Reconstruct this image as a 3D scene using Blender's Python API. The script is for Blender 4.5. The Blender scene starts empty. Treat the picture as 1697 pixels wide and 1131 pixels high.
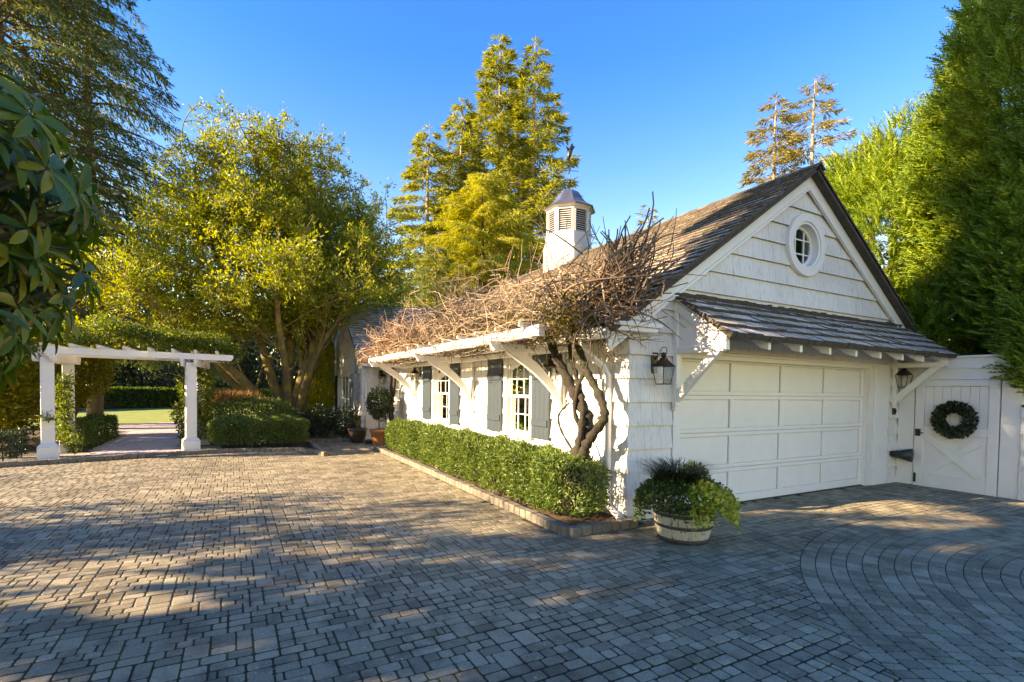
import bpy, math, random
import numpy as np
from mathutils import Vector, Matrix
from math import radians, sin, cos, pi, tan, atan2, hypot
random.seed(11)
rng = np.random.default_rng(11)
sc = bpy.context.scene
COL = sc.collection

# ------------------------------------------------------------------ camera
F_PX, CY_PX, IMG_W, IMG_H = 840.99, 670.67, 1697.0, 1131.0
YAW, PITCH, ROLL = 0.503119, -0.0292775, -0.0139199
CAM = Vector((0, 0, 1.69))
fw = Vector((sin(YAW)*cos(PITCH), cos(YAW)*cos(PITCH), sin(PITCH)))
rt0 = Vector((cos(YAW), -sin(YAW), 0)); dn0 = -(rt0.cross(fw))
RT = rt0*cos(ROLL) + dn0*sin(ROLL); DN = -rt0*sin(ROLL) + dn0*cos(ROLL)
cam_d = bpy.data.cameras.new('camera'); cam = bpy.data.objects.new('camera', cam_d); COL.objects.link(cam)
cam.matrix_world = Matrix(((RT.x, -DN.x, -fw.x, CAM.x), (RT.y, -DN.y, -fw.y, CAM.y), (RT.z, -DN.z, -fw.z, CAM.z), (0, 0, 0, 1)))
cam_d.sensor_fit = 'HORIZONTAL'; cam_d.sensor_width = 36.0; cam_d.lens = 36.0*F_PX/IMG_W
cam_d.shift_y = (CY_PX - IMG_H/2)/IMG_W
cam_d.clip_start = 0.05; cam_d.clip_end = 2000
sc.camera = cam
def project(p):
    v = Vector(p) - CAM; d = v.dot(fw)
    if d < .05: return None
    return (IMG_W/2 + F_PX*v.dot(RT)/d, CY_PX + F_PX*v.dot(DN)/d, d)
# ------------------------------------------------------------------ sky, sun, exposure
SUN_EL = radians(21); SUN_AZ = radians(280)          # clockwise from +Y
world = bpy.data.worlds.new('World'); sc.world = world; world.use_nodes = True
wn = world.node_tree.nodes; wl = world.node_tree.links; wn.clear()
sky = wn.new('ShaderNodeTexSky'); sky.sky_type = 'NISHITA'; sky.sun_disc = False
sky.sun_elevation = SUN_EL; sky.sun_rotation = SUN_AZ
sky.altitude = 0; sky.air_density = 1.2; sky.dust_density = 0.0; sky.ozone_density = 2.5
hsv = wn.new('ShaderNodeHueSaturation'); hsv.inputs['Hue'].default_value = 0.526; hsv.inputs['Saturation'].default_value = 1.5; hsv.inputs['Value'].default_value = 1.0
bg = wn.new('ShaderNodeBackground'); bg.inputs['Strength'].default_value = 0.12
wo = wn.new('ShaderNodeOutputWorld')
wl.new(sky.outputs[0], hsv.inputs['Color']); wl.new(hsv.outputs[0], bg.inputs[0]); wl.new(bg.outputs[0], wo.inputs[0])
sun_d = bpy.data.lights.new('sun', 'SUN'); sun_d.energy = 3.7; sun_d.angle = radians(0.5); sun_d.color = (1.0, 0.99, 0.97)
sun = bpy.data.objects.new('sun', sun_d); COL.objects.link(sun)
sdir = Vector((sin(SUN_AZ)*cos(SUN_EL), cos(SUN_AZ)*cos(SUN_EL), sin(SUN_EL)))
sun.rotation_euler = sdir.to_track_quat('Z', 'Y').to_euler()
sc.view_settings.view_transform = 'Standard'; sc.view_settings.look = 'None'
sc.view_settings.exposure = 2.4; sc.view_settings.use_white_balance = True; sc.view_settings.white_balance_temperature = 13000; sc.view_settings.white_balance_tint = 17; sc.view_settings.gamma = 1; sc.view_settings.use_curve_mapping = False
sc.cycles.max_bounces = 8; sc.cycles.diffuse_bounces = 4; sc.cycles.transparent_max_bounces = 12
sc.cycles.use_denoising = True

# ------------------------------------------------------------------ object helpers
ORI = {}
def thing(name, label, cat, loc=(0, 0, 0), group=None, kind=None):
    o = bpy.data.objects.new(name, None); COL.objects.link(o); o.location = loc
    o.empty_display_size = .1
    ORI[o.name] = Vector(loc); tag(o, label, cat, group, kind); return o
def tag(o, label=None, cat=None, group=None, kind=None):
    if label: o['label'] = label
    if cat: o['category'] = cat
    if group: o['group'] = group
    if kind: o['kind'] = kind
    return o
def link(name, me, parent=None, kind=None):
    o = bpy.data.objects.new(name, me); COL.objects.link(o)
    if parent is not None:
        o.parent = parent; ORI[o.name] = ORI[parent.name]
    else: ORI[o.name] = Vector((0, 0, 0))
    if kind: o['kind'] = kind
    return o
def np_mesh(name, V, Fc, m, smooth=False):
    """V (n,3), Fc (k,3) or (k,4) arrays"""
    me = bpy.data.meshes.new(name); V = np.ascontiguousarray(V, dtype=np.float32); Fc = np.asarray(Fc, dtype=np.int32)
    n = Fc.shape[1]
    me.vertices.add(len(V)); me.vertices.foreach_set('co', V.ravel())
    me.loops.add(Fc.size); me.loops.foreach_set('vertex_index', Fc.ravel())
    me.polygons.add(len(Fc)); me.polygons.foreach_set('loop_start', np.arange(0, Fc.size, n, dtype=np.int32))
    me.polygons.foreach_set('loop_total', np.full(len(Fc), n, dtype=np.int32))
    me.polygons.foreach_set('use_smooth', np.full(len(Fc), bool(smooth)))
    me.materials.append(m); me.update(calc_edges=True); return me
def np_obj(name, V, Fc, m, parent=None, kind=None, smooth=False):
    if parent is not None: V = np.asarray(V) - np.array(ORI[parent.name])
    return link(name, np_mesh(name, V, Fc, m, smooth), parent, kind)
class MB:
    def __init__(s): s.v = []; s.f = []; s.sm = []
    def add(s, vs, fs, smooth=False):
        b = len(s.v); s.v += [tuple(p) for p in vs]; s.f += [tuple(b+i for i in f) for f in fs]; s.sm += [smooth]*len(fs); return s
    def box(s, x0, x1, y0, y1, z0, z1, M=None):
        vs = [Vector((x, y, z)) for z in (z0, z1) for y in (y0, y1) for x in (x0, x1)]
        if M is not None: vs = [M @ v for v in vs]
        return s.add(vs, [(0, 2, 3, 1), (4, 5, 7, 6), (0, 1, 5, 4), (2, 6, 7, 3), (0, 4, 6, 2), (1, 3, 7, 5)])
    def bbox(s, x0, x1, y0, y1, z0, z1, b=.006, M=None):
        """box with chamfered edges"""
        vs = []; c = ((x0+x1)/2, (y0+y1)/2, (z0+z1)/2); h = ((x1-x0)/2, (y1-y0)/2, (z1-z0)/2); b = min(b, *[q*.45 for q in h])
        key = {}
        for sx in (-1, 1):
            for sy in (-1, 1):
                for sz in (-1, 1):
                    for ax in range(3):
                        p = [sx*(h[0]-b), sy*(h[1]-b), sz*(h[2]-b)]; p[ax] = (sx, sy, sz)[ax]*h[ax]
                        key[(sx, sy, sz, ax)] = len(vs); v = Vector([c[i]+p[i] for i in range(3)]); vs.append(M @ v if M is not None else v)
        fs = []
        for ax in range(3):
            o = [i for i in range(3) if i != ax]
            for sg in (-1, 1):
                q = []
                for a, d in ((-1, -1), (1, -1), (1, 1), (-1, 1)):
                    k = [0, 0, 0]; k[ax] = sg; k[o[0]] = a; k[o[1]] = d; q.append(key[(*k, ax)])
                if (sg > 0) == (ax == 1): q.reverse()
                fs.append(tuple(q))
        for ax in range(3):
            o = [i for i in range(3) if i != ax]
            for a in (-1, 1):
                for d in (-1, 1):
                    q = []
                    for t, axx in ((-1, o[0]), (1, o[0]), (1, o[1]), (-1, o[1])):
                        k = [0, 0, 0]; k[ax] = t; k[o[0]] = a; k[o[1]] = d; q.append(key[(*k, axx)])
                    fs.append(tuple(q))
        for sx in (-1, 1):
            for sy in (-1, 1):
                for sz in (-1, 1): fs.append(tuple(key[(sx, sy, sz, i)] for i in range(3)))
        return s.add(vs, fs)
    def prism(s, poly, n, smooth=False):
        """poly: 3D points (planar), extruded by vector n"""
        k = len(poly); n = Vector(n); vs = [Vector(p) for p in poly] + [Vector(p)+n for p in poly]
        return s.add(vs, [tuple(range(k))[::-1], tuple(range(k, 2*k))] + [(i, (i+1) % k, k+(i+1) % k, k+i) for i in range(k)], smooth)
    def tube(s, pts, rad, sides=6, cap=True):
        pts = [Vector(p) for p in pts]; n = len(pts)
        if not hasattr(rad, '__len__'): rad = [rad]*n
        up = Vector((.31, .17, .94)); vs = []
        u = None
        for i, p in enumerate(pts):
            d = (pts[min(i+1, n-1)] - pts[max(i-1, 0)]); d = d.normalized() if d.length > 1e-9 else Vector((0, 0, 1))
            if u is None:
                u = d.cross(up if abs(d.dot(up)) < .95 else Vector((1, 0, 0))).normalized()
            else:
                u = (u - d*u.dot(d)); u = u.normalized() if u.length > 1e-6 else d.orthogonal().normalized()
            w = d.cross(u)
            for j in range(sides):
                a = 2*pi*j/sides; vs.append(p + (u*cos(a) + w*sin(a))*rad[i])
        fs = [(i*sides+j, i*sides+(j+1) % sides, (i+1)*sides+(j+1) % sides, (i+1)*sides+j) for i in range(n-1) for j in range(sides)]
        if cap: fs += [tuple(range(sides))[::-1], tuple(range((n-1)*sides, n*sides))]
        return s.add(vs, fs, sides > 4)
    def lathe(s, prof, c=(0, 0, 0), seg=24, smooth=True, a0=0.0):
        vs = [Vector((c[0]+r*cos(2*pi*j/seg+a0), c[1]+r*sin(2*pi*j/seg+a0), c[2]+z)) for r, z in prof for j in range(seg)]
        n = len(prof)
        return s.add(vs, [(i*seg+j, i*seg+(j+1) % seg, (i+1)*seg+(j+1) % seg, (i+1)*seg+j) for i in range(n-1) for j in range(seg)], smooth)
    def build(s, name, m, parent=None, kind=None):
        o = ORI[parent.name] if parent is not None else Vector((0, 0, 0))
        me = bpy.data.meshes.new(name); me.from_pydata([(p[0]-o.x, p[1]-o.y, p[2]-o.z) for p in s.v], [], s.f)
        me.polygons.foreach_set('use_smooth', s.sm); me.materials.append(m); me.update()
        return link(name, me, parent, kind)
def inst(name, me, parent, M):
    """another object of a shared mesh, placed by a matrix in world space"""
    o = bpy.data.objects.new(name, me); COL.objects.link(o); o.parent = parent
    o.matrix_local = Matrix.Translation(-ORI[parent.name]) @ M; ORI[o.name] = ORI[parent.name]; return o

# ------------------------------------------------------------------ materials
def lin(h):
    h = h.lstrip('#'); return tuple(((int(h[i:i+2], 16)/255)**2.2) for i in (0, 2, 4))
def new_mat(name):
    m = bpy.data.materials.new(name); m.use_nodes = True; nt = m.node_tree
    return m, nt, nt.nodes, nt.links, nt.nodes['Principled BSDF']
def ramp(n, stops):
    r = n.new('ShaderNodeValToRGB'); e = r.color_ramp.elements
    while len(e) < len(stops): e.new(.5)
    for k, (p, c) in enumerate(stops): e[k].position = p; e[k].color = (*c[:3], 1)
    return r
def pos_noise(n, l, scale, detail=4, rough=.55, space='world', stretch=None):
    if space == 'world': src = n.new('ShaderNodeNewGeometry').outputs['Position']
    else: src = n.new('ShaderNodeTexCoord').outputs['Object']
    mp = n.new('ShaderNodeMapping'); mp.inputs['Scale'].default_value = stretch or (1, 1, 1); l.new(src, mp.inputs[0])
    t = n.new('ShaderNodeTexNoise'); t.inputs['Scale'].default_value = scale; t.inputs['Detail'].default_value = detail; t.inputs['Roughness'].default_value = rough
    l.new(mp.outputs[0], t.inputs['Vector']); return t.outputs['Fac']
def mth(n, l, op, a, b=None):
    q = n.new('ShaderNodeMath'); q.operation = op
    for i, x in enumerate((a, b)):
        if x is None: continue
        if isinstance(x, (int, float)): q.inputs[i].default_value = x
        else: l.new(x, q.inputs[i])
    return q.outputs[0]
def mixc(n, l, fac, a, b, mode='MIX'):
    q = n.new('ShaderNodeMix'); q.data_type = 'RGBA'; q.blend_type = mode
    for i, x in ((0, fac), (6, a), (7, b)):
        if isinstance(x, (int, float)): q.inputs[i].default_value = x
        elif isinstance(x, tuple): q.inputs[i].default_value = (*x[:3], 1)
        else: l.new(x, q.inputs[i])
    return q.outputs[2]
def bump(n, l, p, h, strength=.4, dist=.01):
    b = n.new('ShaderNodeBump'); b.inputs['Strength'].default_value = strength; b.inputs['Distance'].default_value = dist
    l.new(h, b.inputs['Height']); l.new(b.outputs[0], p.inputs['Normal'])
def island_rand(n, l):
    g = n.new('ShaderNodeNewGeometry'); o = n.new('ShaderNodeObjectInfo')
    return mth(n, l, 'FRACT', mth(n, l, 'ADD', g.outputs['Random Per Island'], o.outputs['Random']))
def mat_simple(name, c1, c2=None, scale=8, rough=.6, bs=.2, bd=.005, stretch=None, metal=0, isl=0.0, detail=4):
    m, nt, n, l, p = new_mat(name); c2 = c2 or c1
    f = pos_noise(n, l, scale, detail, stretch=stretch)
    r = ramp(n, [(.3, c1), (.7, c2)]); l.new(f, r.inputs[0]); c = r.outputs[0]
    if isl:
        v = island_rand(n, l); k = mth(n, l, 'ADD', mth(n, l, 'MULTIPLY', v, 2*isl), 1-isl)
        cc = n.new('ShaderNodeVectorMath'); cc.operation = 'SCALE'; l.new(c, cc.inputs[0]); l.new(k, cc.inputs['Scale']); c = cc.outputs[0]
    l.new(c, p.inputs['Base Color']); p.inputs['Roughness'].default_value = rough; p.inputs['Metallic'].default_value = metal
    if bs: bump(n, l, p, f, bs, bd)
    return m
def mat_leaf(name, stops, trans=.4, rough=.45, spec=.4, patch=0.0, pscale=.6, tcol=None):
    """leaf colours per leaf; stops: list of (pos, colour)"""
    m, nt, n, l, p = new_mat(name)
    v = island_rand(n, l)
    if patch:
        q = pos_noise(n, l, pscale, 3)
        v = mth(n, l, 'ADD', mth(n, l, 'MULTIPLY', v, 1-patch), mth(n, l, 'MULTIPLY', mth(n, l, 'SUBTRACT', mth(n, l, 'MULTIPLY', q, 2.2), .6), patch))
    r = ramp(n, stops); l.new(v, r.inputs[0])
    l.new(r.outputs[0], p.inputs['Base Color']); p.inputs['Roughness'].default_value = rough; p.inputs['Specular IOR Level'].default_value = spec
    t = n.new('ShaderNodeBsdfTranslucent')
    tc = mixc(n, l, 1.0, r.outputs[0], tcol or (1.5, 1.45, .6), 'MULTIPLY'); l.new(tc, t.inputs[0])
    mx = n.new('ShaderNodeMixShader'); mx.inputs[0].default_value = trans
    l.new(p.outputs[0], mx.inputs[1]); l.new(t.outputs[0], mx.inputs[2]); l.new(mx.outputs[0], n['Material Output'].inputs['Surface'])
    return m
WHITE = (.79, .765, .725)
M_trim = mat_simple('white_trim_paint', WHITE, (.75, .725, .685), 5, .42, .08, .003)
def mat_shingle_paint():
    m, nt, n, l, p = new_mat('white_shingle_paint')
    f = pos_noise(n, l, 1.0, 4, .6, stretch=(60, 60, 1.6)); f2 = pos_noise(n, l, 1.3, 4)
    r = ramp(n, [(.28, (.50, .485, .455)), (.47, (.74, .715, .675)), (.8, (.79, .765, .725))]); l.new(f, r.inputs[0])
    r2 = ramp(n, [(.3, (.88, .87, .85)), (.6, (1, 1, 1))]); l.new(f2, r2.inputs[0])
    l.new(mixc(n, l, 1.0, r.outputs[0], r2.outputs[0], 'MULTIPLY'), p.inputs['Base Color']); p.inputs['Roughness'].default_value = .6
    bump(n, l, p, f, .5, .006); return m
M_siding = mat_shingle_paint()
def mat_wood_shingle(name, stops, isl=.9, moss=0.0):
    m, nt, n, l, p = new_mat(name); v = island_rand(n, l)
    r = ramp(n, stops); l.new(v, r.inputs[0])
    f = pos_noise(n, l, 22, 5, .7); r2 = ramp(n, [(.3, (.55, .52, .5)), (.62, (1.08, 1.06, 1.02))]); l.new(f, r2.inputs[0])
    c = mixc(n, l, 1.0, r.outputs[0], r2.outputs[0], 'MULTIPLY')
    big = pos_noise(n, l, 1.1, 4); r3 = ramp(n, [(.35, (.75, .74, .72)), (.65, (1.05, 1.03, 1.0))]); l.new(big, r3.inputs[0])
    c = mixc(n, l, 1.0, c, r3.outputs[0], 'MULTIPLY')
    if moss:
        mo = pos_noise(n, l, 5, 5, .7); rr = ramp(n, [(.58, (0, 0, 0)), (.68, (1, 1, 1))]); l.new(mo, rr.inputs[0])
        c = mixc(n, l, mth(n, l, 'MULTIPLY', rr.outputs[0], moss), c, (.09, .09, .02))
    l.new(c, p.inputs['Base Color']); p.inputs['Roughness'].default_value = .85; bump(n, l, p, f, .6, .008); return m
M_roof = mat_wood_shingle('weathered_cedar', [(0, (.36, .28, .20)), (.4, (.56, .45, .33)), (.75, (.68, .56, .42)), (1, (.48, .42, .35))], moss=.5)
M_awn = mat_wood_shingle('grey_cedar', [(0, (.40, .35, .30)), (.4, (.62, .56, .49)), (.75, (.72, .65, .57)), (1, (.50, .45, .41))])
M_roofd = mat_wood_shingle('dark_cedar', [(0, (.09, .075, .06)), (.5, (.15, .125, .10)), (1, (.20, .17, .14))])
M_end = mat_simple('dark_shingle_edge', (.045, .036, .028), (.11, .09, .07), 30, .9, .4, .005)  # darker tone for the butt and side faces of roof shingles
M_under = mat_simple('roof_deck', (.05, .04, .032), (.09, .075, .06), 9, .9)
M_shut = mat_simple('slate_blue_paint', (.032, .050, .063), (.040, .058, .071), 14, .45, .12, .003)
M_metal = mat_simple('dark_bronze', (.035, .028, .022), (.075, .055, .04), 30, .4, .1, .002, metal=.7)
M_black = mat_simple('black_fitting', (.012, .012, .012), (.02, .02, .02), 20, .5)
M_lead = mat_simple('lead_sheet', (.14, .15, .17), (.23, .24, .26), 3, .38, .1, .004, metal=.75)
def mat_glass(name, tint=(.75, .8, .82), fac=1.0):
    m, nt, n, l, p = new_mat(name); n.remove(p)
    t = n.new('ShaderNodeBsdfTransparent'); t.inputs[0].default_value = (*tint, 1)
    g = n.new('ShaderNodeBsdfGlossy'); g.inputs['Roughness'].default_value = .02; g.inputs[0].default_value = (1, 1, 1, 1)
    fr = n.new('ShaderNodeFresnel'); fr.inputs[0].default_value = 1.52
    w = pos_noise(n, l, 3, 2); b = n.new('ShaderNodeBump'); b.inputs['Strength'].default_value = .06; b.inputs['Distance'].default_value = .02; l.new(w, b.inputs['Height']); l.new(b.outputs[0], g.inputs['Normal'])
    mx = n.new('ShaderNodeMixShader'); l.new(mth(n, l, 'ADD', mth(n, l, 'MULTIPLY', fr.outputs[0], fac), .05), mx.inputs[0]); l.new(t.outputs[0], mx.inputs[1]); l.new(g.outputs[0], mx.inputs[2])
    l.new(mx.outputs[0], n['Material Output'].inputs['Surface']); return m
M_glass = mat_glass('window_glass')
M_lglass = mat_glass('lantern_glass', (.95, .94, .90), .35)
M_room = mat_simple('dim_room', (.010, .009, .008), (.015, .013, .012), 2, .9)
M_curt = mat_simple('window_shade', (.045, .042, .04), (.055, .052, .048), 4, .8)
def mat_paver(name, dark=1.0):
    m, nt, n, l, p = new_mat(name); v = island_rand(n, l)
    r = ramp(n, [(0, (.215, .184, .126)), (.35, (.295, .251, .172)), (.7, (.35, .297, .205)), (1, (.415, .354, .246))]); l.new(v, r.inputs[0])
    f = pos_noise(n, l, 55, 5, .7); r2 = ramp(n, [(.32, (.66, .66, .66)), (.6, (1.05, 1.05, 1.05))]); l.new(f, r2.inputs[0])
    c = mixc(n, l, 1.0, r.outputs[0], r2.outputs[0], 'MULTIPLY')
    big = pos_noise(n, l, .7, 4); r3 = ramp(n, [(.32, (.70, .70, .68)), (.5, (.95, .95, .94)), (.68, (1.1, 1.09, 1.05))]); l.new(big, r3.inputs[0])
    c = mixc(n, l, 1.0, c, r3.outputs[0], 'MULTIPLY')
    st_ = pos_noise(n, l, 2.6, 6, .72); r4 = ramp(n, [(.40, (.62, .60, .56)), (.52, (1, 1, 1))]); l.new(st_, r4.inputs[0]); c = mixc(n, l, 1.0, c, r4.outputs[0], 'MULTIPLY')
    # pale lichen flecks
    g = n.new('ShaderNodeNewGeometry'); vo = n.new('ShaderNodeTexVoronoi'); vo.inputs['Scale'].default_value = 16; l.new(g.outputs['Position'], vo.inputs['Vector'])
    sep = n.new('ShaderNodeSeparateColor'); l.new(vo.outputs['Color'], sep.inputs[0])
    thr = mth(n, l, 'MULTIPLY', mth(n, l, 'GREATER_THAN', sep.outputs[0], .55), mth(n, l, 'MULTIPLY', sep.outputs[1], .12))
    sp = mth(n, l, 'LESS_THAN', vo.outputs['Distance'], thr)
    c = mixc(n, l, mth(n, l, 'MULTIPLY', sp, .75), c, (.62, .60, .55))
    l.new(c, p.inputs['Base Color']); p.inputs['Roughness'].default_value = .72; bump(n, l, p, f, .15, .0015); return m
M_paver = mat_paver('grey_cobble')
def mat_joint():
    m, nt, n, l, p = new_mat('mossy_joint_sand'); f = pos_noise(n, l, 1.3, 5, .65); f2 = pos_noise(n, l, 40, 3)
    r = ramp(n, [(.38, (.026, .022, .018)), (.54, (.045, .046, .015)), (.68, (.13, .13, .025))]); l.new(f, r.inputs[0])
    r2 = ramp(n, [(.3, (.6, .6, .6)), (.7, (1.1, 1.1, 1.1))]); l.new(f2, r2.inputs[0])
    l.new(mixc(n, l, 1.0, r.outputs[0], r2.outputs[0], 'MULTIPLY'), p.inputs['Base Color']); p.inputs['Roughness'].default_value = .95; bump(n, l, p, f2, .6, .01); return m
M_joint = mat_joint()
M_curb = mat_simple('curb_concrete', (.125, .105, .08), (.20, .172, .13), 18, .85, .5, .006, isl=.18)
M_soil = mat_simple('bark_mulch', (.06, .035, .02), (.15, .085, .045), 22, .95, .9, .03)
M_earth = mat_simple('garden_earth', (.045, .032, .02), (.085, .06, .035), 6, .95, .8, .03)
M_gravel = mat_simple('pale_gravel', (.20, .185, .16), (.46, .43, .38), 30, .9, .7, .02)
M_lawn = mat_simple('lawn_grass', (.14, .19, .025), (.24, .27, .04), 1.5, .9, .6, .03)
M_path = mat_simple('pink_path_pavers', (.46, .37, .38), (.58, .49, .51), 6, .8, .3, .006, isl=.12)
def mat_bark(name, a, b, mo, amt=.5):
    m, nt, n, l, p = new_mat(name); f = pos_noise(n, l, 9, 6, .7, stretch=(1.5, 1.5, .5)); r = ramp(n, [(.3, a), (.7, b)]); l.new(f, r.inputs[0])
    q = pos_noise(n, l, 3.2, 5, .7); rr = ramp(n, [(.45, (0, 0, 0)), (.6, (1, 1, 1))]); l.new(q, rr.inputs[0])
    l.new(mixc(n, l, mth(n, l, 'MULTIPLY', rr.outputs[0], amt), r.outputs[0], mo), p.inputs['Base Color']); p.inputs['Roughness'].default_value = .9; bump(n, l, p, f, .9, .03); return m
M_mbark = mat_bark('mossy_bark', (.085, .06, .033), (.20, .14, .07), (.27, .21, .03), .85)
M_bark = mat_bark('conifer_bark', (.09, .065, .045), (.20, .15, .10), (.10, .10, .05), .4)
M_pbark = mat_bark('pale_bark', (.20, .16, .12), (.38, .31, .23), (.2, .16, .1), .4)
M_wbark = mat_bark('wisteria_bark', (.010, .0075, .005), (.040, .029, .019), (.034, .035, .009), .8)
def mat_twig():
    m, nt, n, l, p = new_mat('bare_vine_twigs'); v = island_rand(n, l)
    r = ramp(n, [(0, (.06, .04, .026)), (.35, (.14, .095, .06)), (.7, (.27, .195, .125)), (.9, (.40, .30, .2)), (1, (.21, .11, .055))]); l.new(v, r.inputs[0])
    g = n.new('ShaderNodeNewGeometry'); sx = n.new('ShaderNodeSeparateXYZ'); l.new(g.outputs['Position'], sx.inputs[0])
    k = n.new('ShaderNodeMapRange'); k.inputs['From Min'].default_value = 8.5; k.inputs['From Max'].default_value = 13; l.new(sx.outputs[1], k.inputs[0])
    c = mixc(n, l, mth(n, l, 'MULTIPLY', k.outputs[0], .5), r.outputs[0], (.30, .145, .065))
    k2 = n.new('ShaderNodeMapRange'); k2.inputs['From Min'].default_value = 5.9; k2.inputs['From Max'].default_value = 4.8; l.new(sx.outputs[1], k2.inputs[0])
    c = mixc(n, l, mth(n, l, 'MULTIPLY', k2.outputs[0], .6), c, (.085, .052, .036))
    l.new(c, p.inputs['Base Color']); p.inputs['Roughness'].default_value = .7; return m
M_twig = mat_twig()
M_moss = mat_leaf('yellow_moss', [(0, (.06, .052, .012)), (.5, (.13, .115, .018)), (1, (.24, .20, .03))], .3, .8, .1)
L_magn = mat_leaf('broad_tree_leaf', [(0, (.08, .12, .02)), (.35, (.17, .215, .026)), (.7, (.33, .34, .035)), (1, (.50, .46, .05))], .48, .42, .4, .5, .45)
L_rhodo = mat_leaf('rhododendron_leaf', [(0, (.03, .075, .016)), (.45, (.06, .135, .02)), (.8, (.11, .18, .022)), (1, (.28, .23, .025))], .35, .36, .4)
L_hedge = mat_leaf('laurel_leaf', [(0, (.035, .07, .022)), (.4, (.085, .145, .036)), (.8, (.16, .225, .055)), (1, (.29, .33, .11))], .3, .42, .32, .25, 1.5)
L_box = mat_leaf('boxwood_leaf', [(0, (.03, .065, .016)), (.5, (.065, .12, .022)), (1, (.14, .19, .03))], .35, .45, .3)
L_dark = mat_leaf('dark_shrub_leaf', [(0, (.012, .026, .014)), (.6, (.026, .05, .024)), (1, (.055, .085, .035))], .2, .35, .45)
L_vine = mat_leaf('climber_leaf', [(0, (.04, .075, .015)), (.5, (.09, .145, .02)), (.85, (.19, .23, .03)), (1, (.32, .31, .04))], .45, .4, .4)
L_yshr = mat_leaf('yellow_shrub_leaf', [(0, (.08, .09, .016)), (.5, (.19, .19, .022)), (1, (.34, .28, .03))], .5, .45, .3)
L_fir = mat_leaf('fir_needle', [(0, (.11, .13, .03)), (.5, (.25, .265, .055)), (1, (.39, .38, .085))], .4, .6, .2, .3, .3)
L_cedar = mat_leaf('golden_cedar_spray', [(0, (.18, .20, .03)), (.5, (.34, .335, .045)), (1, (.48, .44, .07))], .42, .6, .2, .3, .5)
L_pale = mat_leaf('pale_cedar_spray', [(0, (.09, .13, .045)), (.5, (.17, .21, .07)), (1, (.26, .27, .08))], .4, .6, .2)
L_hem = mat_leaf('hemlock_needle', [(0, (.035, .06, .03)), (.45, (.08, .12, .05)), (.75, (.18, .20, .07)), (1, (.34, .32, .12))], .4, .55, .3, .45, .35)
L_pine = mat_leaf('sparse_pine_needle', [(0, (.13, .115, .04)), (.5, (.27, .225, .075)), (1, (.39, .32, .11))], .35, .6, .2)
L_cyp = mat_leaf('cypress_spray', [(0, (.06, .125, .02)), (.45, (.145, .24, .03)), (.85, (.31, .38, .048)), (.94, (.30, .27, .05)), (1, (.24, .15, .05))], .38, .5, .3, .35, .8)
L_ivy = mat_leaf('variegated_ivy', [(0, (.08, .15, .025)), (.35, (.20, .27, .04)), (.6, (.46, .45, .07)), (1, (.65, .60, .25))], .3, .45, .3, .3, 3)
L_ivyd = mat_leaf('green_ivy', [(0, (.03, .06, .018)), (.6, (.07, .12, .03)), (1, (.20, .24, .10))], .3, .45, .3)
L_blade = mat_leaf('dark_grass_blade', [(0, (.015, .025, .012)), (.7, (.035, .055, .022)), (1, (.08, .11, .04))], .2, .35, .5)
L_red = mat_leaf('russet_tip', [(0, (.16, .07, .04)), (.6, (.32, .17, .09)), (1, (.42, .28, .14))], .4, .6, .2)
L_wre = mat_leaf('eucalyptus_leaf', [(0, (.015, .022, .012)), (.6, (.035, .05, .025)), (1, (.12, .15, .08))], .2, .4, .4)
M_terra = mat_simple('terracotta', (.30, .125, .05), (.40, .18, .08), 9, .8, .2, .004)
M_dpot = mat_simple('dark_glazed_pot', (.045, .028, .022), (.075, .045, .035), 9, .45)
M_stone = mat_simple('carved_stone', (.35, .29, .23), (.5, .43, .35), 9, .9, .5, .01)
M_meter = mat_simple('meter_grey', (.22, .235, .24), (.28, .295, .30), 6, .45)
def mat_barrel():
    m, nt, n, l, p = new_mat('peeling_white_stave'); f = pos_noise(n, l, 6, 6, .75, stretch=(3, 3, 1)); g = pos_noise(n, l, 26, 4, stretch=(2, 2, .4))
    r = ramp(n, [(.36, (.035, .028, .022)), (.39, (.40, .37, .31)), (.75, (.52, .48, .41))]); l.new(f, r.inputs[0])
    r2 = ramp(n, [(.3, (.7, .68, .64)), (.6, (1, 1, 1))]); l.new(g, r2.inputs[0])
    l.new(mixc(n, l, 1.0, r.outputs[0], r2.outputs[0], 'MULTIPLY'), p.inputs['Base Color']); p.inputs['Roughness'].default_value = .75; bump(n, l, p, f, .5, .006); return m
M_stave = mat_barrel()
M_hoop = mat_simple('dark_hoop_iron', (.02, .019, .018), (.045, .04, .036), 20, .6)

# ------------------------------------------------------------------ foliage builders
def unit(a): return a/np.maximum(np.linalg.norm(a, axis=-1, keepdims=True), 1e-9)
def rvec(n): return unit(rng.normal(size=(n, 3)))
def leaf_arrays(C, A, B, ln, wd, fold=.25):
    """diamond leaves folded along the midrib. C base points, A axis, B side (unit), ln/wd lengths"""
    n = len(C); ln = np.broadcast_to(ln, (n,))[:, None]; wd = np.broadcast_to(wd, (n,))[:, None]
    A = unit(A); B = unit(B - A*(A*B).sum(1, keepdims=True)); N = np.cross(A, B)
    V = np.empty((n, 4, 3)); V[:, 0] = C; V[:, 2] = C + A*ln
    mid = C + A*ln*.45 + N*wd*fold
    V[:, 1] = mid - B*wd*.5; V[:, 3] = mid + B*wd*.5
    i = np.arange(n)[:, None]*4
    Fc = np.concatenate([i+np.array([[0, 1, 2]]), i+np.array([[0, 2, 3]])], 1).reshape(-1, 3)
    return V.reshape(-1, 3), Fc
def leaves(name, C, A, B, ln, wd, m, parent, kind=None, fold=.25):
    V, Fc = leaf_arrays(np.asarray(C), np.asarray(A), np.asarray(B), ln, wd, fold); return np_obj(name, V, Fc, m, parent, kind)
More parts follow.
